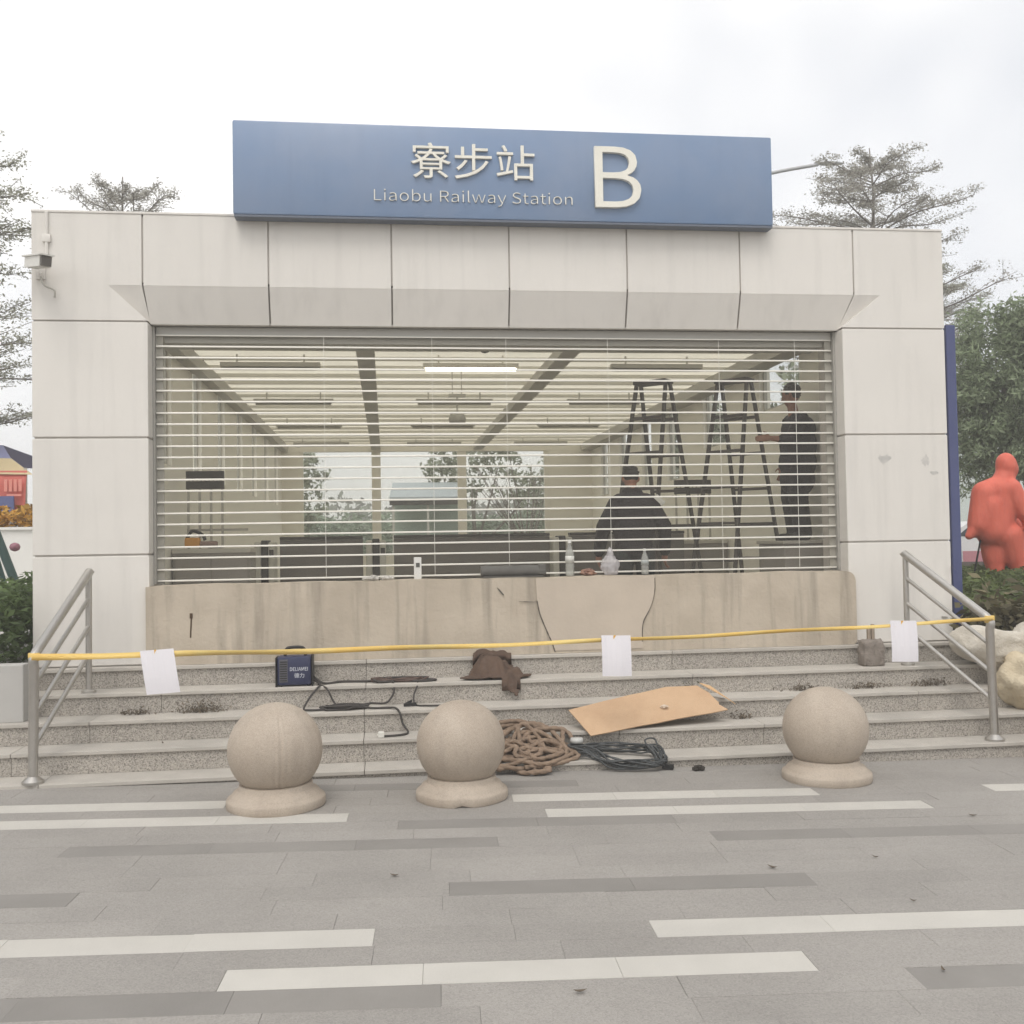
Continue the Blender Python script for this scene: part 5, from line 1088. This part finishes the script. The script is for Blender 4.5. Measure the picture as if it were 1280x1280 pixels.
for x in (-1.35, 1.35): build('wheel', MB().bm((lambda b: (bmesh.ops.create_cone(b, cap_ends=True, segments=24, radius1=0.33, radius2=0.33, depth=0.22), b)[1])(bmesh.new()), Matrix.Translation((16.4+x, 16.3, CZ0+0.33)) @ Matrix.Rotation(R(90), 4, 'X')), M_BLACK, t)
for x in (-2.1, 2.1): build('lamp', MB().box(16.4+x-0.07, 16.4+x+0.07, 16.4, 16.7, CZ0+0.72, CZ0+0.84), mat('car_lamp', (0.5, 0.08, 0.06), 0.3), t)
road = build('road', MB().box(-60, 60, 14.5, 30, -0.5, CZ0) if False else MB().box(13.0, 60, 14.5, 30, 0.2, CZ0), mat('asphalt', (0.09, 0.09, 0.09), 0.9, var=0.3)); tag(road, 'grey road beyond the planting bed', kind='structure')
t = thing('striped_barrier', (15.6, 14.2, 0.9), 'low pink and white barrier behind the sculpture', 'barrier')
for i in range(8): build('board', MB().box(13.4+i*0.6, 14.0+i*0.6-0.004, 14.1, 14.14, 1.02, 1.32), mat('barrier_pink', srgb(214, 150, 160), 0.6) if i % 2 else mat('barrier_white', (0.75, 0.74, 0.74), 0.6), t)
for i in range(3): build('foot', MB().box(13.5+i*2.2, 13.6+i*2.2, 14.0, 14.3, 0.62, 1.02), M_TRAY, t)
t = thing('pale_building', (30, 34, 0), 'pale building partly hidden behind the dense tree', 'building')
bx0 = 28.0
build('wall', MB().box(bx0, bx0+14, 34, 44, -0.5, 7.5), mat('building_pale', (0.60, 0.66, 0.62), 0.8), t)
build('roof', MB().box(bx0-0.3, bx0+14.3, 33.7, 44.3, 7.5, 7.8), mat('building_roof', (0.5, 0.5, 0.5), 0.8), t)
for i in range(6):
    for j in range(2):
        w = build('window', MB().box(bx0+0.8+i*2.2, bx0+2.2+i*2.2, 33.94, 33.999, 1.4+j*3.2, 3.0+j*3.2), M_TRAY, t); build('pane', MB().box(bx0+0.9+i*2.2, bx0+2.1+i*2.2, 33.92, 33.939, 1.5+j*3.2, 2.9+j*3.2), mat('car_glass', (0, 0, 0)), w)
t = thing('aerial_mast', (33.5, 38, 7.8), 'thin aerial masts above the dense tree', 'aerial')
for x, h_ in ((32.9, 5.2), (33.3, 3.6)): build('rod', MB().tube([(x, 38, 7.8), (x, 38, 9.6+h_)], 0.035, 6, taper=0.4), M_LAMP, t)
# a far row of trees closes the horizon
P = []
for i in range(60):
    a = R(-60+i*2.2); d = random.uniform(85, 110); cx_, cy_, hh = d*math.sin(a), d*math.cos(a), random.uniform(4, 8); rr = random.uniform(3, 5)
    q = RNG.normal(size=(420, 3)); q /= np.linalg.norm(q, axis=1)[:, None]; q *= rr*RNG.uniform(0.6, 1.0, 420)[:, None]
    P.append(q*np.array([1, 1, 0.75])+np.array([cx_, cy_, hh*0.5]))
tag(leaf_mesh('far_woodland', np.concatenate(P), 0.55, mat('far_leaf', (0.09, 0.11, 0.08), 0.9, island=0.3), at=(0, 95, 0), flat=1.0, aspect=1.5), 'far row of trees along the horizon', kind='stuff')

# ================================================================== THIN PALE VOLUME ADDED TO IMITATE VEILING GLARE
GLARE_DENSITY = 0.004
hz = bpy.data.materials.new('glare_medium'); hz.use_nodes = True; N = hz.node_tree.nodes
for n_ in list(N):
    if n_.type == 'BSDF_PRINCIPLED': N.remove(n_)
pv = N.new('ShaderNodeVolumePrincipled'); pv.inputs['Color'].default_value = (0.97, 0.965, 0.955, 1); pv.inputs['Density'].default_value = GLARE_DENSITY
hz.node_tree.links.new(pv.outputs[0], N['Material Output'].inputs['Volume'])
tag(build('glare_veil', MB().box(-410, 410, -410, 410, -2.1, 17.0), hz), 'pale even volume added to imitate veiling glare', kind='stuff')
S.cycles.volume_bounces = 1
